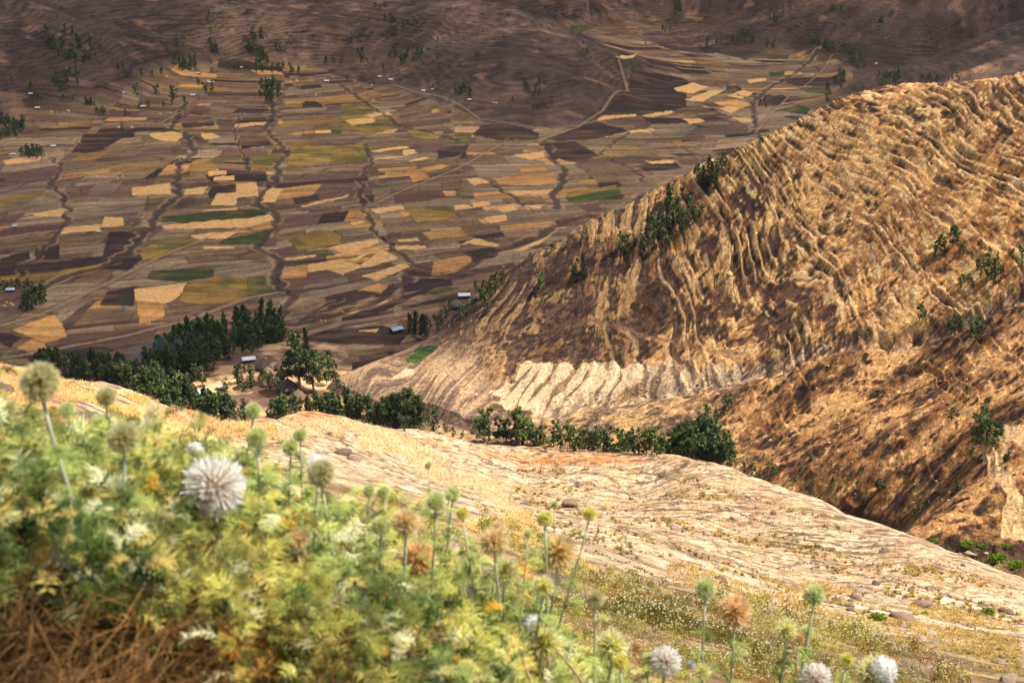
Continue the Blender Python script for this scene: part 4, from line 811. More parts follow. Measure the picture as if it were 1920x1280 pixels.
for i, t in enumerate(TREES):
    k, x, y, hp, lab, grp = t; p = T_P[i].copy(); h = float(T_H[i])
    if i in keep and k != 'far': place_tree(k, p, h, lab, grp)
    elif i in keep: place_tree('broad', p, h, "dark tree in a small grove far across the valley", "dark trees scattered far across the valley")
    else:
        n = 34; r = rng
        tint = .8
        for q in range(4):
            leaf_cloud(rest_mb, p + [r.normal(0, h * .08), r.normal(0, h * .08), h * (.24 + .2 * q)], [h * .24 * (1.1 - .15 * q), h * .24, h * .2], 20, h * .095, LG0 * tint, LG1 * tint * .8)
        rest_mb.tube([p - [0, 0, .5], p + [0, 0, h * .5]], [h * .03, h * .015], 4, srgb(90, 75, 60))
o = rest_mb.build("scattered_woods", M_LEAF); tag(o, "smaller trees and thickets filling the groves and dotted over the far fields", "woodland", kind="stuff")
# ------------------------------------------------------------------ huts
M_WALL = vmat("mud_wall", var=.2, vscale=2); M_TIN = vmat("tin_roof", rough=.45, var=.08, vscale=1.2, spec=.4)
M_THATCH = vmat("thatch", var=.3, vscale=1.5, bump=[(3, .1, .8)]); M_STRAW = vmat("straw", var=.2, vscale=2, bump=[(4, .1, .8)])
def tin_hut(px, py, wpx, rot, roofc, label, wallc=(112, 84, 66), group=None, small=False):
    p = hit([px], [py], 60)[0]; D = np.linalg.norm(p); L = wpx / F * D; W = L * .62; hw = L * .26; rh = L * .17
    root = empty("tin_roofed_hut", p, rot); tag(root, label, "hut", group)
    m = MB(); wc = srgb(*wallc)
    m.box([0, -W * .42, hw / 2 - .4], [L * .45, .12, hw / 2 + .4], 0, wc); m.box([0, W * .42, hw / 2 - .4], [L * .45, .12, hw / 2 + .4], 0, wc)
    m.box([-L * .45, 0, hw / 2 - .4], [.12, W * .42 - .13, hw / 2 + .4], 0, wc); m.box([L * .45, 0, hw / 2 - .4], [.12, W * .42 - .13, hw / 2 + .4], 0, wc)
    for sx in (-1, 1): # gables
        V = [[sx * L * .45, -W * .42, hw], [sx * L * .45, W * .42, hw], [sx * L * .45, 0, hw + rh * .86], [sx * (L * .45 - .2), -W * .42, hw], [sx * (L * .45 - .2), W * .42, hw], [sx * (L * .45 - .2), 0, hw + rh * .86]]
        m.add(V, [[0, 1, 2], [3, 5, 4]], wc)
    m.build("wall", M_WALL, root)
    r = MB(); rc = srgb(*roofc); n = 15
    for sy in (-1, 1): # corrugated sheets, upper and lower skins
        xs = np.linspace(-L * .52, L * .52, n * 2); zz = np.where(np.arange(n * 2) % 2, .05, 0)
        up = [[x, 0, hw + rh + z] for x, z in zip(xs, zz)]; lo = [[x, sy * W * .56, hw - rh * .12 + z] for x, z in zip(xs, zz)]
        V = np.array(up + lo + [[a, b, c - .08] for a, b, c in up + lo]); k = n * 2; i = np.arange(k - 1)
        Fq = np.stack([i, i + 1, i + 1 + k, i + k], 1); Fb = Fq[:, ::-1] + 2 * k
        tint = np.repeat(rng.uniform(.82, 1.08, k), 1); cc = np.tile(tint, 4)[:, None] * rc
        r.add(V, np.concatenate([Fq, Fb]), cc); 
    r.tube([[-L * .52, 0, hw + rh + .06], [L * .52, 0, hw + rh + .06]], .1, 6, rc * .8)
    r.build("roof", M_TIN, root)
    if not small:
        d = MB(); d.box([L * .1, -W * .42 - .15, hw * .38], [.5, .05, hw * .42], 0, srgb(60, 46, 38)); d.build("door", M_WALL, root)
        d = MB(); d.box([-L * .2, -W * .42 - .15, hw * .55], [.35, .04, .3], 0, srgb(40, 34, 30)); d.build("window", M_WALL, root)
    return root
def round_hut(px, py, wpx, label, group=None, tc=(120, 100, 90)):
    p = hit([px], [py], 60)[0]; D = np.linalg.norm(p); r = wpx / F * D / 2; h = r * .55
    root = empty("thatched_round_hut", p); tag(root, label, "hut", group)
    th = np.arange(18) * 2 * math.pi / 18; m = MB()
    m.tube([[0, 0, -.8], [0, 0, h * .6], [0, 0, h]], [r * .8] * 3, 18, srgb(120, 92, 72)); m.build("wall", M_WALL, root)
    t = MB(); prof = [(1.08, -.12), (1.0, .06), (.8, .30), (.52, .56), (.22, .78), (.05, .92)]
    V = np.array([[math.cos(a) * r * q * rng.uniform(.95, 1.05), math.sin(a) * r * q * rng.uniform(.95, 1.05), h + z * r * rng.uniform(.96, 1.04)] for q, z in prof for a in th])
    i = np.arange(5)[:, None] * 18; j = np.arange(18)[None]; j2 = (j + 1) % 18
    t.add(V, np.stack([i + j, i + j2, i + 18 + j2, i + 18 + j], -1).reshape(-1, 4), srgb(*tc) * rng.uniform(.8, 1.15, (len(V), 1)))
    t.build("roof", M_THATCH, root, True)
    f = MB(); f.tube([[0, 0, h + r * .85], [0, 0, h + r * 1.12]], [r * .06, r * .03], 6, srgb(70, 56, 46)); f.build("finial", M_WALL, root)
    d = MB(); d.box([r * .2, -r * .83, h * .42], [.45, .1, h * .44], 0, srgb(48, 38, 32)); d.build("door", M_WALL, root)
W_, B_ = (236, 238, 240), (150, 180, 205)
tin_hut(466, 678, 24, R(20), W_, "bright white tin roofed hut below the dark plantation"); tin_hut(378, 740, 26, R(38), (160, 190, 214), "long blue grey tin roofed shed at the end of the ridge belt")
tin_hut(417, 730, 22, R(-32), (214, 190, 176), "tin hut with a rust stained pinkish roof in the hamlet", (150, 130, 118)); tin_hut(743, 622, 24, R(40), (140, 176, 208), "barn with a pale blue roof and reddish walls beside the dark clump", (126, 78, 60))
tin_hut(870, 558, 22, R(8), W_, "white roofed hut at the foot of the terraced hill"); tin_hut(20, 546, 15, R(10), (205, 215, 222), "small white roofed farm at the edge of the valley grove"); tin_hut(547, 738, 7, R(40), (200, 215, 225), "tiny tin roofed outhouse beside the domed thatch", small=True)
far = [(58,176,8),(70,202,8),(100,274,9),(25,289,8),(28,424,8),(186,434,9),(268,200,9),(362,179,9),(372,137,8),(393,154,8),(453,126,6),(505,148,8),(612,152,9),(712,143,7),(733,149,8),(794,170,8),(811,167,5),(881,187,8),(233,173,6),(262,173,5)]
for x, y, wd in far: tin_hut(x, y + 2, wd, R(rng.uniform(-30, 30)), (206, 214, 222), "tiny pale tin roofed farmhouse far out on the valley floor", group="tin roofed farmhouses scattered over the valley", small=True)
round_hut(855, 578, 24, "large round hut with grey thatch below the white roofed one", tc=(124, 112, 104)); round_hut(893, 562, 16, "smaller round thatched hut hidden among trees at the hill foot"); round_hut(784, 636, 13, "small round thatched hut behind the dark clump by the barn")
round_hut(540, 734, 36, "big domed thatched hut beside the tallest tree", tc=(112, 92, 84)); round_hut(559, 752, 32, "domed brown thatched hut nearest the stream bed trees", tc=(112, 92, 80))
for x, y, w_ in ((490,692,22),(502,704,24),(524,692,20),(533,702,22)): round_hut(x, y, w_, "low brown thatched hut in the cluster on the knoll by the tallest tree", "thatched huts on the knoll", tc=(118, 96, 84))
round_hut(468, 758, 16, "small thatched hut half hidden behind the grassy crest", tc=(116, 96, 86))
# ------------------------------------------------------------------ straw stacks
def stack_proto():
    m = MB(); prof = [(.9, -.3), (1.0, .1), (.95, .5), (.7, .95), (.35, 1.25), (.05, 1.4)]; th = np.arange(14) * 2 * math.pi / 14
    V = np.array([[math.cos(a) * q * rng.uniform(.9, 1.1), math.sin(a) * q * rng.uniform(.9, 1.1), z * rng.uniform(.95, 1.05)] for q, z in prof for a in th])
    i = np.arange(5)[:, None] * 14; j = np.arange(14)[None]; j2 = (j + 1) % 14
    m.add(V, np.stack([i + j, i + j2, i + 14 + j2, i + 14 + j], -1).reshape(-1, 4), srgb(206, 166, 108)); return m.build("haystack", M_STRAW, smooth=True)
hs = stack_proto(); first = True
HS = [(1368,515,12,"large pale haystack glowing on the sunlit hillside",None),(1480,338,8,"pale haystack high on the terraced hillside",None),(1595,412,7,"haystack beside the small dark tree on the terraced slope",None),(1768,545,11,"haystack at the edge of the orange shelf below the small trees",None),(557,722,16,"pale straw heap at the foot of the tallest tree",None),(498,672,6,"little straw heap on the knoll behind the thatched huts",None)]
for x, y in ((12,568),(20,570),(8,574),(24,573)): HS.append((x, y, 6, "small straw stack on the threshing ground by the valley farm", "straw stacks by the valley farm"))
for x, y in ((96,211),(120,212),(128,209),(140,265),(148,267),(222,240),(247,240),(300,215),(320,213),(180,330),(196,334),(220,335),(230,332),(312,145),(390,153),(400,155),(545,155),(556,153),(575,172),(592,178),(595,189),(700,190),(697,160),(925,193),(930,194),(886,257),(274,608),(280,607),(610,602),(602,602),(1138,258),(944,501),(1523,143),(1643,120),(1575,183),(505,205),(85,418),(890,292)):
    HS.append((x, y, rng.uniform(4, 7), "tiny pale straw stack standing on a harvested valley field", "straw stacks over the valley fields"))
hp = hit([h[0] for h in HS], [h[1] for h in HS], 60)
for h, p in zip(HS, hp):
    o = hs if first else hs.copy()
    if not first: COL.objects.link(o)
    first = False; o.name = "haystack"; s = h[2] / F * np.linalg.norm(p) / 2; o.location = p; o.scale = (s * 1.1, s, s * .8); o.rotation_euler = (0, 0, rng.random() * 6)
    if "group" in o: del o["group"]
    tag(o, h[3], "haystack", h[4])
# ------------------------------------------------------------------ rocks
M_ROCK = vmat("weathered_rock", rough=.9, var=.25, vscale=2.5, bump=[(3, .08, .7), (14, .02, .6)], fine=(12, .15))
def rock_mesh(seed, flat=.6):
    r = np.random.default_rng(seed); bpy_bm = None
    n = 16; m = 10; th = np.linspace(0, 2 * math.pi, n, endpoint=False); ph = np.linspace(-math.pi / 2, math.pi / 2, m)
    T, P = np.meshgrid(th, ph); D = np.stack([np.cos(P) * np.cos(T), np.cos(P) * np.sin(T), np.sin(P)], -1).reshape(-1, 3)
    rad = np.ones(len(D)) * 1.4
    for k in range(15):   # cut by planes: angular facets
        q = r.normal(size=3); q /= np.linalg.norm(q); c = r.uniform(.62, 1.0); dd = D @ q; rad = np.minimum(rad, np.where(dd > .05, c / np.maximum(dd, .05), 9))
    V = D * rad[:, None]; V += r.normal(0, .02, V.shape); V[:n] = V[:n].mean(0); V[-n:] = V[-n:].mean(0); V *= [1, r.uniform(.6, .9), flat * r.uniform(.7, 1.1)]
    i = np.arange(m - 1)[:, None] * n; j = np.arange(n)[None]; j2 = (j + 1) % n
    Fq = np.stack([i + j, i + j2, i + n + j2, i + n + j], -1).reshape(-1, 4)
    return V, Fq
RK = [rock_mesh(s) for s in range(8)]
RC = [srgb(152, 134, 118), srgb(136, 112, 98), srgb(176, 158, 140), srgb(110, 94, 84)]
rk_me = []
for i, (V, Fq) in enumerate(RK):
    c = RC[i % 4]; o = make_mesh("rock", V, Fq, M_ROCK, np.broadcast_to(c, (len(V), 3)) * (1 + .1 * rng.normal(size=(len(V), 1)))); rk_me.append(o.data); bpy.data.objects.remove(o)
def rock(p, s, label, group=None, k=None, sz=1.15, name="rock"):
    o = bpy.data.objects.new(name, rk_me[int(rng.integers(8)) if k is None else k]); COL.objects.link(o)
    o.location = p + np.array([0, 0, s * .12]); o.scale = (s, s, s * sz); o.rotation_euler = (rng.normal(0, .15), rng.normal(0, .15), rng.random() * 6.28); tag(o, label, "rock", group)
BIG = [(1068,950,38,"reddish brown boulder on the bright slope with a dark left end",5),(985,946,15,"dark rounded rock left of the reddish boulder",3),(1199,942,15,"small pale grey rock on the open bright slope",2),
 (838,1035,66,"large pale slab of rock half hidden behind the thistles",2),(640,852,30,"dark jumbled boulder below the grassy knoll",3),(662,862,26,"pinkish rock beside the dark jumbled boulder",1),(607,812,26,"grey pointed rock on the crest of the grassy knoll",0),(586,818,18,"low grey stone next to the pointed rock",2),
 (168,792,70,"dark purplish rock outcrop in the golden grass slope",3),(134,720,15,"grey boulder on the left grassy knoll",3),(10,735,40,"dark flat rock in the grass at the very edge of the knoll",3),(340,832,26,"tan rock behind the small pale thistle buds",2),(228,856,20,"grey stone among the green thistle leaves",0),
 (1655,1036,20,"dark stone pair on the bright slope below the ravine bank",3),(1612,1110,28,"grey rock resting on the wide reddish slab",0),(1604,1122,30,"wide reddish slab in the rock pile on the slope",1),(1630,1112,18,"narrow grey rock beside the wide reddish slab",0),(1724,1136,40,"flat purple brown rock embedded in the dry slope",1),
 (1688,1160,46,"long mauve boulder beside the bright green shrub",1),(1745,1190,28,"pale angular boulder standing up in the rock pile",2),(1728,1200,24,"tan block at the foot of the angular boulder",2),(1752,1210,20,"grey shadowed rock under the angular boulder",0),(1890,1150,24,"dark grey rock at the right end of the bright slope",3),
 (1768,1112,24,"cream coloured stone on the bright slope",2),(1817,1040,22,"round pale boulder in the ravine above the slope",0),(1850,1036,12,"small boulder next to the round pale one in the ravine",0),(1835,1032,10,"little grey boulder behind the round pale one",3),(1720,1268,96,"big flat pinkish stone at the bottom of the flowering bushes",1),(1890,1278,40,"grey stone at the bottom corner of the bank",0),
 (1050,1100,70,"grey rock face showing through the thistle stems",3),(1040,1140,50,"dark lower rock face behind the cream thistle head",3),(1660,1130,18,"small white topped stone by the flat rock",2),(1480,1130,22,"grey stone behind the yellow green thistle",0),(1350,1085,20,"flat dark stone in the broken terrace wall",3),(1430,1070,16,"grey stone fallen from the terrace wall",0),
 (1590,1135,20,"brown stone below the reddish slab",1),(1570,1125,16,"dark stone at the edge of the rock pile",3),(1350,924,9,"lone dark stone high on the bright slope",3),(1560,985,12,"white stone just below the slope crest",2),(1870,1240,24,"half buried grey stone in the lower right bank",0)]
bp = hit([b[0] for b in BIG], [b[1] for b in BIG], 3)
for b, p in zip(BIG, bp): rock(p, b[2] / F * np.linalg.norm(p) / 2 * 1.05, b[3], None, b[4], .95 if b[2] < 50 else .7)
q = []; 
while len(q) < 170:
    x, y = rng.uniform(880, 1915), rng.uniform(880, 1270); ridge = np.interp(x, [0, 900, 1200, 1400, 1560, 1700, 1920], [700, 840, 855, 900, 955, 1012, 1092])
    lo = np.interp(x, [880, 1000, 1200, 1400, 1600, 1920], [960, 1010, 1100, 1170, 1215, 1275])
    if ridge + 10 < y < lo: q.append((x, y, rng.gamma(2.2, 2.2) + 3.5))
bp = hit([a[0] for a in q], [a[1] for a in q], 6)
for a, p in zip(q, bp): rock(p, a[2] / F * np.linalg.norm(p) / 2 * 1.1, "small weathered stone lying loose on the bright dry slope", "loose stones on the bright slope", name="stone")
# boulders of the hill and its gully
q = [(x, np.interp(x, [p[0] for p in SGUL][::-1], [p[1] for p in SGUL][::-1]) + rng.normal(0, 9), rng.uniform(3, 7)) for x in rng.uniform(1000, 1640, 60)] + [(x, y, rng.uniform(3, 7.5)) for x, y in scatter_poly([(1400,700),(1900,620),(1915,900),(1750,980),(1560,930),(1400,870)], 90)]
bp = hit([a[0] for a in q], [a[1] for a in q], 300)
for a, p in zip(q, bp): rock(p, a[2] / F * np.linalg.norm(p) / 2, "pale boulder strewn along the stony gully and orange shelf", "boulders of the gully and shelf", name="boulder")
q = [(1700 + 215 * t_, 1000 + 62 * t_ + rng.uniform(4, 34), rng.uniform(4, 11)) for t_ in rng.random(26)]
bp = hit([a[0] for a in q], [a[1] for a in q], 300)
for a, p in zip(q, bp): rock(p, a[2] / F * np.linalg.norm(p) / 2, 'pale stone lying in the green ravine bottom behind the bright slope', 'stones in the ravine bottom', name='boulder')
# rubble terrace walls
WALLS = [([(1095,1032),(1140,1045),(1190,1060),(1240,1085),(1290,1102)],.9,"broken rubble terrace wall nearest the cream thistle heads"),([(1160,988),(1205,1006),(1260,1020),(1310,1038),(1372,1052),(1420,1070)],.8,"long rubble terrace wall below the pale grey rock"),
 ([(1338,945),(1380,960),(1440,980),(1500,1000)],.7,"rubble wall starting under the lone high stone"),([(1440,1002),(1500,1018),(1560,1034),(1640,1058)],.6,"thin line of stones across the middle of the bright slope"),([(1480,1062),(1540,1056),(1600,1076),(1690,1095)],.6,"short stone line above the reddish slab"),
 ([(1655,1080),(1740,1102),(1820,1130),(1915,1168)],.6,"stone line passing behind the cream coloured stone"),([(1700,1040),(1780,1062),(1860,1090),(1915,1108)],.5,"faint stone line nearest the slope's right crest"),([(900,862),(960,884),(1030,900)],.8,"dark stone line under the row of young trees"),
 ([(1040,896),(1120,912),(1200,930),(1290,944)],.5,"faint stone line above the reddish boulder"),([(1190,880),(1290,905),(1380,925),(1470,950)],.6,"stone line following the upper crest of the bright slope"),([(1350,1100),(1420,1120),(1500,1135)],.8,"tumbled stones of a terrace wall behind the orange thistle head"),([(1760,1150),(1830,1180),(1915,1215)],.7,"rubble line in the grassy lower right bank")]
for P, s, lab in WALLS:
    P = np.array(P, float); L = np.concatenate([[0], np.cumsum(np.hypot(*np.diff(P, axis=0).T))]); n = int(L[-1] / .95); t = np.sort(rng.random(n)) * L[-1]
    x = np.interp(t, L, P[:, 0]) + rng.normal(0, 1, n); y = np.interp(t, L, P[:, 1]) + rng.normal(0, 1.1, n); y += 2.5 * noise(t / 14, t * 0, len(lab))
    k = noise(t / 22, t * 0 + 3, len(lab)) > -.80; x = x[k]; y = y[k]; g = hit(x, y, 6); mb = MB()
    for p in g:
        V, Fq = RK[int(rng.integers(8))]; D = np.linalg.norm(p); ss = rng.uniform(1.4, 3.2) / F * D * (.8 + .4 * s); a = rng.random() * 6.28; c, sn = math.cos(a), math.sin(a)
        V = V * ss * rng.uniform(.7, 1.3, 3); V = np.stack([V[:, 0] * c - V[:, 1] * sn, V[:, 0] * sn + V[:, 1] * c, V[:, 2]], 1) + p; mb.add(V, Fq, RC[int(rng.integers(4))] * rng.uniform(.55, .95))
    tag(mb.build("rubble_wall", M_ROCK), lab, "stone wall", "rubble terrace walls on the bright slope", "thing")

# ------------------------------------------------------------------ small plants as uncounted cover
def rotm(n, tilt=.6, r=None):
    r = r or rng; a = r.random(n) * 6.28; b = r.normal(0, tilt, n); c = r.random(n) * 6.28
    ca, sa, cb, sb, cc, sc = np.cos(a), np.sin(a), np.cos(b), np.sin(b), np.cos(c), np.sin(c)
    Z1 = np.stack([np.stack([ca, -sa, 0 * a], -1), np.stack([sa, ca, 0 * a], -1), np.stack([0 * a, 0 * a, 1 + 0 * a], -1)], 1)
    X = np.stack([np.stack([1 + 0 * b, 0 * b, 0 * b], -1), np.stack([0 * b, cb, -sb], -1), np.stack([0 * b, sb, cb], -1)], 1)
    Z2 = np.stack([np.stack([cc, -sc, 0 * a], -1), np.stack([sc, cc, 0 * a], -1), np.stack([0 * a, 0 * a, 1 + 0 * a], -1)], 1)
    return Z1 @ X @ Z2
def scatter(tv, tf, P, M, S, C, tcol=None):
    """template verts/faces at points P with rotations M, scales S (n or n,3), colours C"""
    n = len(P); S = np.asarray(S); S = S[:, None, None] if S.ndim == 1 else S[:, None, :]
    V = np.einsum('nij,nkj->nki', M, tv[None] * S) + P[:, None]
    Fq = (tf[None] + (np.arange(n) * len(tv))[:, None, None]).reshape(-1, tf.shape[1])
    c = np.repeat(C, len(tv), 0)
    if tcol is not None: c = c * np.tile(tcol, (n, 1))
    return V.reshape(-1, 3), Fq, c
def tuft_tpl(nb, seed, spread=.5, wid=.05):
    r = np.random.default_rng(seed); V = []; Fq = []
    for i in range(nb):
        a = r.random() * 6.28; l = r.uniform(.6, 1.1); o = r.normal(0, .16, 2); d = np.array([math.cos(a), math.sin(a)]) * spread * r.uniform(.3, 1.2); s = np.array([-math.sin(a), math.cos(a)]) * wid
        b = np.array([*o, -.1]); m = np.array([*(o + d * .35), l * .6]); t = np.array([*(o + d), l * (1 - .3 * spread)]); s3 = np.array([*s, 0]); k = len(V)
        V += [b - s3, b + s3, m + s3 * .7, m - s3 * .7, t]; Fq += [[k, k + 1, k + 2], [k, k + 2, k + 3], [k + 3, k + 2, k + 4]]
    return np.array(V), np.array(Fq)
def dpoints(poly, n, dmin=2.0, dmax=600):
    q = scatter_poly(poly, n); p = hit(q[:, 0], q[:, 1], dmin, 'near'); D = np.linalg.norm(p, axis=1); k = (D < dmax); return p[k], D[k], q[k]
M_GRASS = vmat("dry_grass", rough=.9, var=.15, vscale=1.0, trans=.25); M_GREEN = vmat("thistle_foliage", rough=.75, var=.12, vscale=4, trans=.25)
# dry golden grass
acc = MB()
for poly, n, hpx, c0, c1 in (([(0,684),(130,715),(190,718),(290,750),(350,772),(450,795),(520,790),(520,830),(440,850),(300,800),(0,790)],9000,9,srgb(205,160,98),srgb(250,222,160)),
   ([(270,790),(330,800),(400,830),(440,860),(340,850),(260,840)],2600,13,srgb(216,190,120),srgb(252,236,180)),([(160,730),(260,740),(305,775),(290,800),(200,790)],2200,13,srgb(206,168,96),srgb(250,224,150)),
   ([(520,790),(640,784),(760,815),(900,850),(980,960),(900,960),(760,870),(620,830),(520,830)],6500,7,srgb(214,178,128),srgb(250,228,184)),([(860,985),(980,960),(1020,1000),(1200,1130),(1240,1190),(1120,1120),(1000,1040)],2600,13,srgb(210,168,100),srgb(250,220,150)),
   ([(960,860),(1200,862),(1400,905),(1560,960),(1700,1015),(1915,1100),(1915,1180),(1700,1150),(1400,1080),(1150,1000),(980,930)],9000,5,srgb(196,152,98),srgb(240,205,150)),
   ([(1250,1050),(1450,1080),(1600,1100),(1750,1130),(1915,1180),(1915,1270),(1750,1230),(1600,1180),(1400,1140),(1250,1090)],5200,9,srgb(160,136,70),srgb(222,190,116))):
    p, D, q = dpoints(poly, n, 6)
    k = fbm(p[:, 0] / (D * .02 + 1), p[:, 1] / (D * .02 + 1), 2, 201) > -.12; p, D = p[k], D[k]; n = len(p)
    tv, tf = tuft_tpl(6, n, .9, .055); t = rng.random((n, 1)); C = c0 * (1 - t) + c1 * t
    V, Fq, c = scatter(tv, tf, p, rotm(n, .15), hpx / F * D * rng.uniform(.5, 1.2, n), C); acc.add(V, Fq, c)
tag(acc.build("dry_grass", M_GRASS), "bleached golden grass tufts over the slope", "grass", kind="stuff")
# olive weed tufts on the slope
acc = MB(); p, D, q = dpoints([(960,880),(1200,880),(1400,925),(1560,975),(1700,1030),(1915,1112),(1915,1260),(1700,1190),(1400,1120),(1150,1040),(980,980)], 2600, 8)
k = fbm(p[:, 0] / 9, p[:, 1] / 9, 3, 205) > .12; p, D = p[k], D[k]; n = len(p); tv, tf = tuft_tpl(14, 77, 1.1, .10); t = rng.random((n, 1))
V, Fq, c = scatter(tv, tf, p, rotm(n, .15), 7.5 / F * D * rng.uniform(.5, 1.3, n), srgb(112, 98, 46) * (1 - t) + srgb(190, 162, 84) * t); acc.add(V, Fq, c)
tag(acc.build("olive_weeds", M_GRASS), "olive weed clumps dotted over the bright slope", "weeds", kind="stuff")
# little gravel
p, D, q = dpoints([(880,870),(1200,870),(1400,915),(1700,1020),(1915,1100),(1915,1275),(1600,1200),(1250,1110),(1000,1000),(860,930)], 5200, 6); n = len(p)
V0, F0 = RK[0]; k = [i for i in range(0, 160)]; ov = np.array([[1, 0, 0], [0, 1, 0], [-1, 0, 0], [0, -1, 0], [0, 0, .8], [.5, .5, .6]]); of = np.array([[0, 1, 5], [1, 4, 5], [4, 0, 5], [1, 2, 4], [2, 3, 4], [3, 0, 4]])
V, Fq, c = scatter(ov, of, p, rotm(n, .3), (rng.gamma(2, .42, n) + .35) / F * D, np.array([RC[i] for i in rng.integers(0, 4, n)]) * rng.uniform(.5, 1, (n, 1)))
tag(make_mesh("gravel", V, Fq, M_ROCK, c), "small loose gravel strewn over the bright slope", "gravel", kind="stuff")
# low bushes with tiny white flowers
def sprig_tpl(nl, seed, size=.16, flowers=0):
    r = np.random.default_rng(seed); V = []; Fq = []; K = []
    for i in range(nl):
        h = r.random() ** .7; a = r.random() * 6.28; rad = .32 * r.random() ** .5 * (1.2 - .5 * h); c = np.array([math.cos(a) * rad, math.sin(a) * rad, h]); u = r.normal(size=3); u /= np.linalg.norm(u); v = np.cross(u, r.normal(size=3)); v /= np.linalg.norm(v); k = len(V)
        V += [c - u * size, c + v * size * .3, c + u * size, c - v * size * .3]; Fq += [[k, k + 1, k + 2], [k, k + 2, k + 3]]; K += [[1, 1, 1]] * 4
    for i in range(flowers):
        a = r.random() * 6.28; rad = .34 * r.random() ** .5; c = np.array([math.cos(a) * rad, math.sin(a) * rad, 1.0 + .12 * r.random()]); s = .05
        for u, v in (((1, 0, 0), (0, 1, 0)), ((1, 0, 0), (0, 0, 1)), ((0, 1, 0), (0, 0, 1))):
            u, v = np.array(u), np.array(v); k = len(V); V += [c - u * s, c + v * s, c + u * s, c - v * s]; Fq += [[k, k + 1, k + 2], [k, k + 2, k + 3]]; K += [[-1, -1, -1]] * 4
    return np.array(V), np.array(Fq), np.array(K, float)
acc = MB()
for poly, n, hpx in (([(980,1075),(1060,1060),(1200,1105),(1340,1130),(1440,1145),(1560,1170),(1660,1200),(1800,1262),(1830,1300),(1000,1300)],3300,26),([(900,960),(1010,1010),(1080,1060),(1000,1080),(900,1010)],420,20),([(300,830),(350,850),(420,880),(260,880),(190,850)],300,18),([(1040,1060),(1190,1100),(1290,1130),(1290,1180),(1060,1150)],500,20)):
    p, D, q = dpoints(poly, n, 3.5); k = fbm(p[:, 0] / .7, p[:, 1] / .7, 3, 230) > -.22; p, D = p[k], D[k]; n = len(p); kk = 4
    for j in range(kk):
        s = slice(j * n // kk, (j + 1) * n // kk); pp, DD = p[s], D[s]; m = len(pp); tv, tf, tk = sprig_tpl(60, 300 + j, .08, 1 + j % 2); t = np.clip(.5 + fbm(pp[:, 0] / .8, pp[:, 1] / .8, 3, 210) * .9 + rng.normal(0, .2, m), 0, 1)[:, None]
        C = mix(srgb(90, 92, 34), srgb(196, 188, 96), t); br = fbm(pp[:, 0] / .5, pp[:, 1] / .5, 2, 211)[:, None] > .42; C = np.where(br, srgb(150, 112, 56), C)
        V, Fq, c = scatter(tv, tf, pp, rotm(m, .2), hpx / F * DD * np.clip(.9 + 1.1 * fbm(pp[:, 0] / .6, pp[:, 1] / .6, 2, 231) + rng.normal(0, .15, m), .4, 1.9), C); fl = np.tile(tk[:, 0] < 0, m); c[fl] = srgb(240, 234, 214); acc.add(V, Fq, c)
tag(acc.build("flowering_undergrowth", M_GREEN), "low yellow green scrub sprinkled with tiny white blossoms", "scrub", kind="stuff")
# bright green cushions
for x, y, w_, lab in ((1645,1162,34,"vivid green cushion plant beside the long mauve boulder"),(1852,1150,26,"bright green cushion plant on the right of the bright slope"),(1752,1016,16,"bright green bush on the crest by the ravine"),(1840,1026,16,"small green bush among the ravine boulders"),(1735,1152,16,"little green plant under the flat purple rock"),(1815,1022,26,'light green bush behind the round pale boulder in the ravine'),(1885,1026,20,'pale green bush at the foot of the curving mown terrace'),(1868,1050,34,'wide olive green bush in the ravine bottom near the slope crest'),(1905,1062,30,'dark olive bush at the end of the ravine bottom')):
    p = hit([x], [y], 300 if y < 1065 and x > 1740 else 6)[0]; D = np.linalg.norm(p); r_ = w_ / F * D / 2; mb = MB(); leaf_cloud(mb, [0, 0, r_ * .25], [r_, r_ * .8, r_ * .55], 420, r_ * .16, srgb(70, 104, 22), srgb(150, 180, 50)); tag(mb.build("green_bush", M_GREEN), lab, "bush"); o = [o for o in bpy.data.objects if o.get("label") == lab][0]; o.location = p
# ------------------------------------------------------------------ thistles
M_HEAD = vmat("thistle_bristles", rough=.8, var=.06, vscale=20, trans=.5, spec=.1); M_STEM = vmat("thistle_stem", rough=.8, var=.12, vscale=30, trans=.1)
def leaf_tpl(seed, pairs=6):
    """spiny, deeply cut leaf lying along +y, one unit long"""
    r = np.random.default_rng(seed); V = []; Fq = []; K = []
    def pt(t): return np.array([.06 * math.sin(t * 3 + seed), t, .28 * math.sin(t * 2.4) - .35 * t * t])
    ts = np.linspace(0, 1, 7)
    for i in range(6):
        a, b = pt(ts[i]), pt(ts[i + 1]); wa, wb = .030 * (1 - ts[i]) + .006, .036 * (1 - ts[i + 1]) + .003; k = len(V)
        V += [a - [wa, 0, 0], a + [wa, 0, 0], b + [wb, 0, 0], b - [wb, 0, 0]]; Fq += [[k, k + 1, k + 2], [k, k + 2, k + 3]]; K += [[.72] * 3] * 4
    for i in range(pairs):
        t = .12 + .8 * i / pairs; c = pt(t); L = .52 * math.sin(math.pi * (t * .8 + .18)) * r.uniform(.8, 1.2)
        for sx in (-1, 1):
            for q in range(2):
                d = np.array([sx * math.cos(.35 + q * .42), math.sin(.35 + q * .42) * .9, r.normal(.12, .25)]); l = L * (1 - .22 * abs(q - 1)); k = len(V); e = np.cross(d, [0, 0, 1]) * .026
                b = c + d * (.10 * q * L); V += [b - e, b + e, b + d * l]; Fq += [[k, k + 1, k + 2]]; K += [[.72] * 3, [.72] * 3, [1.7, 1.65, 1.4]]
    return np.array(V), np.array(Fq), np.array(K, float)
LT = [leaf_tpl(s, 5 + s % 3) for s in range(6)]
FIB = {}
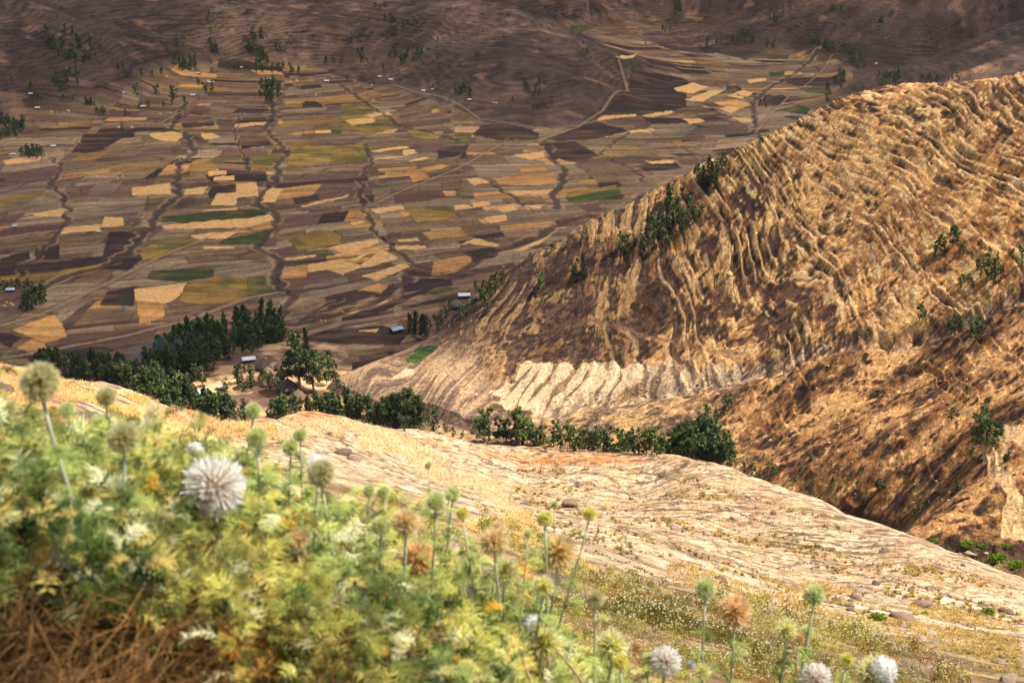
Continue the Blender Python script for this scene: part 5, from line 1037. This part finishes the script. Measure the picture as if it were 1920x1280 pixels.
def fib(n):
    if n not in FIB:
        i = np.arange(n) + .5; ph = np.arccos(1 - 2 * i / n); th = math.pi * (1 + 5 ** .5) * i; FIB[n] = np.stack([np.cos(th) * np.sin(ph), np.sin(th) * np.sin(ph), np.cos(ph)], 1)
    return FIB[n]
def head_mesh(style, seed):
    """one unit radius; spiny globe"""
    r = np.random.default_rng(seed); mb = MB()
    S = dict(green=(900, .50, .026, .08, (196, 206, 108), (246, 248, 210)), sage=(1000, .50, .026, .06, (186, 182, 112), (240, 232, 192)), cream=(560, .34, .032, .26, (220, 220, 96), (255, 246, 218)),
             tan=(800, .40, .028, .16, (224, 192, 98), (255, 238, 206)), rust=(800, .42, .028, .16, (228, 184, 116), (255, 230, 188)), fluff=(800, .28, .024, .07, (206, 176, 138), (255, 255, 252)),
             white=(420, .86, .05, .04, (250, 250, 244), (252, 254, 255)), yellow=(600, .45, .030, .14, (222, 212, 70), (252, 248, 180)))[style]
    n, core, wd, jit, c0, c1 = S; c0, c1 = srgb(*c0), srgb(*c1)
    D = fib(n) + r.normal(0, .10, (n, 3)); D /= np.linalg.norm(D, axis=1)[:, None]
    L = 1 - np.abs(r.normal(0, jit, n)) - .03; L = np.where(r.random(n) < .05, L * 1.12, L)
    if style == 'cream': L *= 1 - .15 * (r.random(n) < .4)
    A = np.cross(D, r.normal(size=(n, 3))); A /= np.linalg.norm(A, axis=1)[:, None]; B = np.cross(D, A)
    bent = D + (A * r.normal(0, .10 if style != 'cream' else .16, (n, 1)))
    b = D * core * .8; m = D * ((core + L[:, None]) / 2 + .06); t = bent * L[:, None]
    if style in ('fluff', 'white'):  # small star at the tip
        L = L * np.where(r.random(n) < .3, r.uniform(.8, 1.08, n), 1); t = bent * L[:, None]; V = np.stack([b - A * wd * .3, b + A * wd * .3, t - A * wd, t + A * wd, t * 1.04 + B * wd, t * 1.04 - B * wd], 1); k = (np.arange(n) * 6)[:, None]
        Fq = np.concatenate([k + [0, 1, 3], k + [0, 3, 2], k + [2, 4, 3], k + [2, 3, 5]], 0); C = np.stack([c0, c0, c1, c1, c1, c1]); C = np.tile(C, (n, 1))
    else:
        V = np.stack([b - A * wd, b + A * wd, m + A * wd * .8, m - A * wd * .8, t], 1); k = (np.arange(n) * 5)[:, None]
        Fq = np.concatenate([k + [0, 1, 2], k + [0, 2, 3], k + [3, 2, 4]], 0); C = np.tile(np.stack([c0, c0, (c0 * .45 + c1 * .55), (c0 * .45 + c1 * .55), c1]), (n, 1))
    C = C * np.repeat(r.uniform(.8, 1.15, n), len(V[0]))[:, None]
    mb.add(V.reshape(-1, 3), Fq, C)
    P = fib(160) * core * .92; th = np.arange(12) * math.pi / 6; ph = np.linspace(0, math.pi, 8)
    SV = np.array([[math.sin(p) * math.cos(a), math.sin(p) * math.sin(a), math.cos(p)] for p in ph for a in th]) * core * .9; i = np.arange(7)[:, None] * 12; j = np.arange(12)[None]; j2 = (j + 1) % 12
    mb.add(SV, np.stack([i + j, i + j2, i + 12 + j2, i + 12 + j], -1).reshape(-1, 4), c0 * (1 if style == 'white' else .95))
    o = mb.build("flower_head", M_HEAD); me = o.data; bpy.data.objects.remove(o); return me
HEADM = {(s, k): head_mesh(s, 10 * k + i) for i, s in enumerate(('green', 'sage', 'cream', 'tan', 'rust', 'fluff', 'white', 'yellow')) for k in range(2)}
TH = [ # pixel x, y, diameter, style, what sets it apart
 (75,715,68,'sage',"largest olive brown globe thistle standing against the dark belt of trees"),(199,743,34,'sage',"smaller olive globe thistle on a slanting stem beside the largest olive one"),(231,820,56,'sage',"olive green globe thistle on an upright stem above the leafy mass"),
 (475,769,30,'green',"small green globe thistle rising in front of the hamlet"),(482,820,40,'green',"pale green globe thistle directly under the small one in front of the hamlet"),(563,815,26,'green',"small green thistle ball over the dark jumbled boulder"),(545,838,32,'green',"pale green thistle ball half hidden left of the dark boulder"),
 (402,910,98,'fluff',"biggest fluffy white thistle globe with a brown starry centre"),(602,886,50,'sage',"tan thistle globe carrying a cap of white blossom"),(596,874,38,'white',"white blossom cap pushing out of the tan thistle globe"),(312,838,17,'yellow',"left of two tiny yellow green thistle buds side by side"),(327,834,18,'green',"right of two tiny yellow green thistle buds side by side"),
 (365,846,30,'white',"small white thistle blossom just above the biggest fluffy globe"),(692,919,23,'green',"left of a pair of small green balls on one forked stalk"),(719,923,25,'green',"right of a pair of small green balls on one forked stalk"),(655,957,25,'green',"small round green thistle below the forked pair"),
 (803,872,14,'green',"tiny green bud at the top of a white stalk"),(818,940,36,'green',"soft green thistle ball beneath the tiny stalk bud"),(849,925,30,'green',"pale green thistle ball touching the soft green one"),(842,930,15,'green',"tiny green bud between two pale green thistle balls"),(867,962,26,'yellow',"yellowish small thistle right under the pale green ball"),
 (1022,972,32,'yellow',"yellow green thistle on a white stalk left of the reddish boulder"),(1105,963,28,'yellow',"bright yellow thistle with pale tips below the reddish boulder"),(565,937,30,'yellow',"yellow thistle ball in front of a pale green one"),(580,925,34,'green',"pale green thistle ball behind the yellow one"),
 (658,1003,28,'green',"deep green little thistle globe between the leaves"),(714,985,36,'green',"green spiny globe tucked behind the tan tipped one"),(760,978,52,'tan',"cream and tan thistle globe with a green heart"),(555,1012,42,'tan',"tan thistle globe behind the fresh green one"),(564,1042,50,'green',"fresh green thistle globe with pale needle tips"),
 (783,1048,74,'rust',"large rusty orange thistle globe in front of the pale slab"),(927,1015,56,'tan',"golden tan thistle globe above the spiky cream star"),(933,990,30,'tan',"small tan thistle peeking over the golden tan one"),(944,1070,60,'cream',"spiky cream star thistle with a lime green centre"),(1047,1035,72,'tan',"big tan thistle globe with drooping cream hairs"),
 (1019,1098,48,'cream',"lime centred thistle with ragged cream spikes under the big tan one"),(1116,1122,32,'sage',"pale ball thistle alone on a slanting white stalk"),(1000,1168,34,'white',"small white blossom above the large cream star"),(1022,1208,80,'cream',"large cream star thistle with a yellow green heart"),(1147,1210,68,'cream',"cream star thistle with long loose spikes to the right of the largest one"),
 (1163,1240,30,'yellow',"yellow green thistle hanging beneath the loose spiked one"),(1217,1233,22,'green',"small green ball at the side of the round white head"),(1248,1240,50,'fluff',"round white thistle head with brown flecks"),(1295,1245,15,'white',"tiny white flower ball beside the pale half globe"),(1317,1258,34,'cream',"pale half hidden globe at the foot of the upright stalk"),
 (1323,1102,38,'green',"cream fringed green globe on a tall upright stalk"),(1378,1145,62,'rust',"copper brown thistle globe beside the tall upright stalk"),(1527,1115,38,'green',"yellow green globe on a stalk standing before the rock pile"),(1475,1180,48,'cream',"cream round globe lying against a small green one"),(1513,1185,26,'green',"small green globe pressed to the cream round one"),
 (1588,1236,26,'yellow',"little yellow green ball thistle low among the flowering scrub"),(1530,1272,50,'fluff',"white thistle head cut by the bottom edge below the yellow green ball"),(1636,1262,70,'cream',"ragged cream thistle at the bottom edge near the flat pinkish stone"),(1655,1256,44,'white',"white blossom growing out of the ragged cream thistle"),
 (828,1195,34,'sage',"dull green thistle ball deep in the lower leaves"),(875,1108,30,'white',"whitish spiky blossom under the spiky cream star"),(95,848,26,'tan',"faint tan thistle bud in the upper leafy mass"),(126,768,28,'green',"soft green bud beneath the largest olive thistle"),(20,762,24,'green',"green bud at the frame side of the leafy mass"),(133,866,22,'yellow',"small dark yellow bud inside the leafy mass"),
 (640,1050,18,'green',"tiny bud close beside the deep green little globe"),(1040,945,14,'green',"tiny bud over the big tan globe"),(990,1000,16,'green',"tiny green bud left of the big tan globe"),(570,1005,26,'rust',"small rusty seed ball behind the fresh green globe"),(1500,1195,20,'rust',"dry little seed ball under the cream round globe"),(1065,1213,14,'green',"tiny bud right of the largest cream star")]
HEADS = []
def thistle(px, py, dia, style, lab):
    dd = 2.35 + px / 1920 * 2.3 + (0.9 if dia < 36 else 0) * (py < 960) + rng.uniform(-.12, .12)
    az, te = pix_ray(px, py); az = float(az); te = float(te); x, y = world(az, dd); z = te * dd; rad = dia / F * math.sqrt(dd * dd + z * z) / 2 * 1.22
    HEADS.append((px, py, dia * .62, dd))
    # foot on the ground, a little towards the thick of the plants
    fx, fy = x + rng.normal(0, .05), y + rng.uniform(-.02, .22); fz = float(ground([fx], [fy], 'near')[0])
    root = empty("globe_thistle", (fx, fy, fz)); tag(root, lab, "thistle")
    h = z - fz; P0 = np.array([0, 0, -.03]); P3 = np.array([x - fx, y - fy, h - rad * .5]); P1 = np.array([(x - fx) * .2 + rng.normal(0, .03), (y - fy) * .3, h * .4]); P2 = P3 - np.array([(x - fx) * .25, 0, max(h * .25, .03)])
    t = np.linspace(0, 1, 9)[:, None]; P = P0 * (1 - t) ** 3 + 3 * P1 * t * (1 - t) ** 2 + 3 * P2 * t * t * (1 - t) + P3 * t ** 3
    r0 = np.clip(rad * .10, .0016, .0036); cc = mix(srgb(120, 96, 66), srgb(214, 214, 186), t); m = MB(); m.tube(P, np.linspace(r0 * 1.3, r0, 9), 7, cc); m.build("stem", M_STEM, root)
    hd = bpy.data.objects.new("flower_head", HEADM[(style, int(rng.integers(2)))]); COL.objects.link(hd); hd.parent = root; hd.location = (x - fx, y - fy, h); hd.scale = (rad,) * 3; hd.rotation_euler = (rng.random() * 6, rng.random() * 6, rng.random() * 6)
    n = int(np.clip(h / .025, 6, 18)); ti = rng.uniform(.1, .88, n) ** .8; Pi = np.stack([np.interp(ti, t[:, 0], P[:, k]) for k in range(3)], 1); tv, tf, tk = LT[int(rng.integers(6))]
    V, Fq, c = scatter(tv, tf, Pi, rotm(n, .5), rng.uniform(.05, .10, n) * (1.15 - .5 * ti), np.tile(srgb(150, 168, 96), (n, 1)) * rng.uniform(.7, 1.2, (n, 1)), tk); make_mesh("leaves", V, Fq, M_GREEN, c, root)
for a in TH: thistle(*a)
# the tangled leafy mass
def mass(n, dr, hfun, cfun, size, name, lab, cat, mat, tpls, tilt=.9, pxr=(-60, 1960)):
    acc = MB(); tot = 0
    for j, T in enumerate(tpls):
        m = n // len(tpls); px = rng.uniform(*pxr, m * 3); d = np.exp(rng.uniform(math.log(dr[0]), math.log(dr[1]), m * 3)); az, _ = pix_ray(px, np.full(px.shape, 1000.)); X, Y = world(az, d)
        H = hfun(px, d, X, Y); k = (H > .02); k &= rng.random(len(k)) < np.clip(H / .35, .1, 1); X, Y, H, px, d = [a[k][:m] for a in (X, Y, H, px, d)]; Z = ground(X, Y, 'near') + H * rng.random(len(X)) ** .78
        # plants spread in clumps: pull towards clump centres
        cs = .13; gx = np.round(X / cs) * cs + .05 * noise(np.round(X / cs) * 7.3, np.round(Y / cs) * 3.1, 5); gy = np.round(Y / cs) * cs + .05 * noise(np.round(X / cs) * 2.3, np.round(Y / cs) * 5.1, 6); X = X + (gx - X) * .55; Y = Y + (gy - Y) * .55
        qx, qy = project(X, Y, Z); dl = np.hypot(X, Y); ok = np.ones(len(X), bool)     # leaves and twigs hiding a flower head from the camera are left out
        for hx, hy, hr, hd in HEADS: ok &= ~((np.hypot(qx - hx, qy - hy + .2 * hr) < hr * 1.25 + 9) & (dl < hd + .05))
        X, Y, Z, px, d = [a[ok] for a in (X, Y, Z, px, d)]
        P = np.stack([X, Y, Z], 1); C = cfun(px, d, X, Y, Z); V, Fq, c = scatter(T[0], T[1], P, rotm(len(X), tilt), rng.uniform(*size, len(X)), C, T[2] if len(T) > 2 else None); acc.add(V, Fq, c)
    return tag(acc.build(name, mat), lab, cat, kind="stuff")
def canopy(px, d, X, Y):
    H = np.interp(px, [-100, 100, 300, 450, 600, 750, 850, 950, 1100, 1250, 1500, 1920, 2000], [.48, .48, .48, .50, .56, .60, .58, .52, .36, .22, .14, .13, .13])
    return H * (1 + .35 * fbm(X / .35, Y / .35, 3, 220)) * np.interp(d, [1.6, 2.2, 3.4, 4.6, 6.5], [.8, 1, 1, .7, .0]) 
def leafcol(px, d, X, Y, Z):
    n = len(X); t = np.clip(.46 + 1.0 * fbm(X / .22, Y / .22, 3, 221) + rng.normal(0, .22, n), 0, 1)[:, None]; C = mix(srgb(56, 84, 40), srgb(190, 202, 120), t); yel = fbm(X / .5, Y / .5, 2, 225)[:, None] > .25; C = np.where(yel, C * np.array([1.18, 1.02, .8]), C)
    u = rng.random(n)[:, None]; C = np.where(u < .13, srgb(206, 188, 112), C); C = np.where(u < .012, srgb(222, 168, 62), C); C = np.where(u > .9, srgb(220, 222, 184), C)
    py = project(X, Y, Z)[1]; dry = sstep(.1, .6, sstep(1120, 1300, py) * sstep(760, 350, px) + .35 * fbm(X / .3, Y / .3, 2, 222))[:, None] * .9
    return mix(C, np.where(u < .35, srgb(176, 128, 60), srgb(104, 70, 38)) * np.where(u > .8, 1.3, 1), dry * (rng.random(n)[:, None] < .35))
mass(27000, (2.3, 6.2), canopy, leafcol, (.028, .075), "thistle_foliage", "tangled grey green spiny thistle leaves with yellowed tips", "thistle leaves", M_GREEN, LT)
# dead brown stalks and twigs underneath
def twig_tpl(seed):
    r = np.random.default_rng(seed); mb = MB()
    for i in range(8):
        a = r.normal(0, .16, 3); b = a + r.normal(0, .4, 3) + [0, 0, .3]; c = b + r.normal(0, .4, 3); mb.tube([a, b, c], [.010, .008, .004], 3, (1, 1, 1), cap=False)
    V = np.concatenate(mb.v); Fq = np.concatenate(mb.f).reshape(-1, 4); return V, Fq
mass(5500, (1.9, 6.5), lambda px, d, X, Y: .62 * canopy(px, d, X, Y), lambda px, d, X, Y, Z: mix(srgb(50, 34, 20), srgb(170, 126, 76), np.clip(.45 + .5 * fbm(X / .2, Y / .2, 2, 223) + rng.normal(0, .25, len(X)), 0, 1)[:, None]), (.06, .13), "dry_undergrowth", "brown dead stalks and dry debris tangled under the thistles", "dead stalks", M_STEM, [twig_tpl(s) for s in range(5)])
# a few long bare woody stems
for pts, lab in (([(1040,1215,3.4),(1075,1255,3.2),(1100,1290,3.0)],"pale straight stalk under the large cream star"),([(975,1215,3.0),(985,1250,3.0),(1000,1290,2.9)],"reddish stalk left of the large cream star")):
    m = MB(); A = [pix_ray(a, b) + (c,) for a, b, c in pts]; P = np.array([[math.sin(a) * d, math.cos(a) * d, t * d] for a, t, d in A]); P0 = P[0]
    g = float(ground([P[-1][0] + .05], [P[-1][1] - .1], 'near')[0]); P = np.concatenate([P, [P[-1] * 1.8 - P[-2] * .8]]); P[-1][2] = max(P[-1][2], g)
    m.tube(P, np.linspace(.003, .005, len(P)), 7, srgb(168, 138, 116)); tag(m.build("bare_stalk", M_STEM), lab, "stalk")
# ------------------------------------------------------------------ clouds shading the valley
def cloud(name, lab, cx, cy, z, rx, ry, rz, seed, dens):
    """lumpy closed body; its thin parts let some light through"""
    n, m = 150, 60; th = np.linspace(0, 2 * math.pi, n, endpoint=False); ph = np.linspace(-math.pi / 2, math.pi / 2, m); T, P = np.meshgrid(th, ph)
    D = np.stack([np.cos(P) * np.cos(T), np.cos(P) * np.sin(T), np.sin(P)], -1); r = 1 + .16 * fbm(D[..., 0] * 2.2 + seed, D[..., 1] * 2.2 + D[..., 2], 4, seed)
    V = D * r[..., None] * [rx, ry, rz]; V[..., 2] = np.where(V[..., 2] < -rz * .35, -rz * .35 + .15 * (V[..., 2] + rz * .35), V[..., 2])
    mt = bpy.data.materials.new(name); mt.use_nodes = True; N = mt.node_tree.nodes; L = mt.node_tree.links; N.clear(); out = N.new("ShaderNodeOutputMaterial"); tr = N.new("ShaderNodeBsdfTransparent"); df = N.new("ShaderNodeBsdfTranslucent"); df.inputs[0].default_value = (.9, .9, .92, 1)
    mx = N.new("ShaderNodeMixShader"); tc = N.new("ShaderNodeTexCoord"); no = N.new("ShaderNodeTexNoise"); no.inputs["Scale"].default_value = .0028; no.inputs["Detail"].default_value = 3
    L.new(tc.outputs["Object"], no.inputs["Vector"]); mr = N.new("ShaderNodeMapRange"); mr.inputs["From Min"].default_value = .38; mr.inputs["From Max"].default_value = .62; mr.inputs["To Min"].default_value = dens[0]; mr.inputs["To Max"].default_value = dens[1]
    L.new(no.outputs["Fac"], mr.inputs["Value"]); L.new(mr.outputs[0], mx.inputs[0]); L.new(tr.outputs[0], mx.inputs[1]); L.new(df.outputs[0], mx.inputs[2]); L.new(mx.outputs[0], out.inputs["Surface"])
    i = np.arange(m - 1)[:, None] * n; j = np.arange(n)[None]; j2 = (j + 1) % n
    o = make_mesh(name, V.reshape(-1, 3), np.stack([i + j, i + j2, i + n + j2, i + n + j], -1).reshape(-1, 4), mt, smooth=True, loc=(cx, cy, z)); tag(o, lab, "cloud", kind="structure")
def over(X, Y, z, zg=-300):
    k = (z - zg) / SUNV[2]; return X + SUNV[0] * k, Y + SUNV[1] * k
cx, cy = over(-100, 3000, 900); cloud("cloud", "broad cloud over the far hills", cx, cy, 900, 3200, 1000, 160, 3, (.80, .95))
cx, cy = over(-500, 1650, 900); cloud("cloud_over_valley", "thin cloud over the valley", cx, cy, 950, 1150, 760, 90, 8, (.56, .84))
# ------------------------------------------------------------------ hearth smoke over the plantation
def smoke(px, py, up, wx, wz, lab, dens):
    p = hit([px], [py], 480)[0]; th = np.linspace(0, 2 * math.pi, 20, endpoint=False); ph = np.linspace(-math.pi / 2, math.pi / 2, 12); T, P = np.meshgrid(th, ph)
    V = np.stack([np.cos(P) * np.cos(T) * wx, np.cos(P) * np.sin(T) * wx * .5, np.sin(P) * wz], -1).reshape(-1, 3); V[:, 2] += V[:, 0] * .25
    mt = bpy.data.materials.new("smoke"); mt.use_nodes = True; N = mt.node_tree.nodes; L = mt.node_tree.links; N.clear(); out = N.new("ShaderNodeOutputMaterial"); v = N.new("ShaderNodeVolumePrincipled"); v.inputs["Color"].default_value = (.55, .78, .95, 1); v.inputs["Density"].default_value = dens
    tc = N.new("ShaderNodeTexCoord"); no = N.new("ShaderNodeTexNoise"); no.inputs["Scale"].default_value = .09; L.new(tc.outputs["Object"], no.inputs["Vector"]); mr = N.new("ShaderNodeMapRange"); mr.inputs["From Min"].default_value = .45; mr.inputs["From Max"].default_value = .7; mr.inputs["To Max"].default_value = dens
    L.new(no.outputs["Fac"], mr.inputs["Value"]); L.new(mr.outputs[0], v.inputs["Density"]); L.new(v.outputs[0], out.inputs["Volume"])
    i = np.arange(11)[:, None] * 20; j = np.arange(20)[None]; j2 = (j + 1) % 20
    tag(make_mesh("smoke", V, np.stack([i + j, i + j2, i + 20 + j2, i + 20 + j], -1).reshape(-1, 4), mt, loc=tuple(p + [0, 0, up])), lab, "smoke", kind="stuff")
smoke(285, 690, 12, 24, 9, "thin bluish smoke drifting over the dark plantation", .05)

# ------------------------------------------------------------------ the valley's haze
hm = bpy.data.materials.new("haze"); hm.use_nodes = True; N = hm.node_tree.nodes; N.clear(); v = N.new("ShaderNodeVolumePrincipled"); v.inputs["Color"].default_value = (.80, .88, 1, 1); v.inputs["Density"].default_value = 1.6e-5; v.inputs["Anisotropy"].default_value = .2
hm.node_tree.links.new(v.outputs[0], N.new("ShaderNodeOutputMaterial").inputs["Volume"])
hb = MB(); hb.box([0, 2700, -140], [5200, 5400, 345]); tag(hb.build("haze", hm), "faint haze filling the whole valley", "haze", kind="stuff")
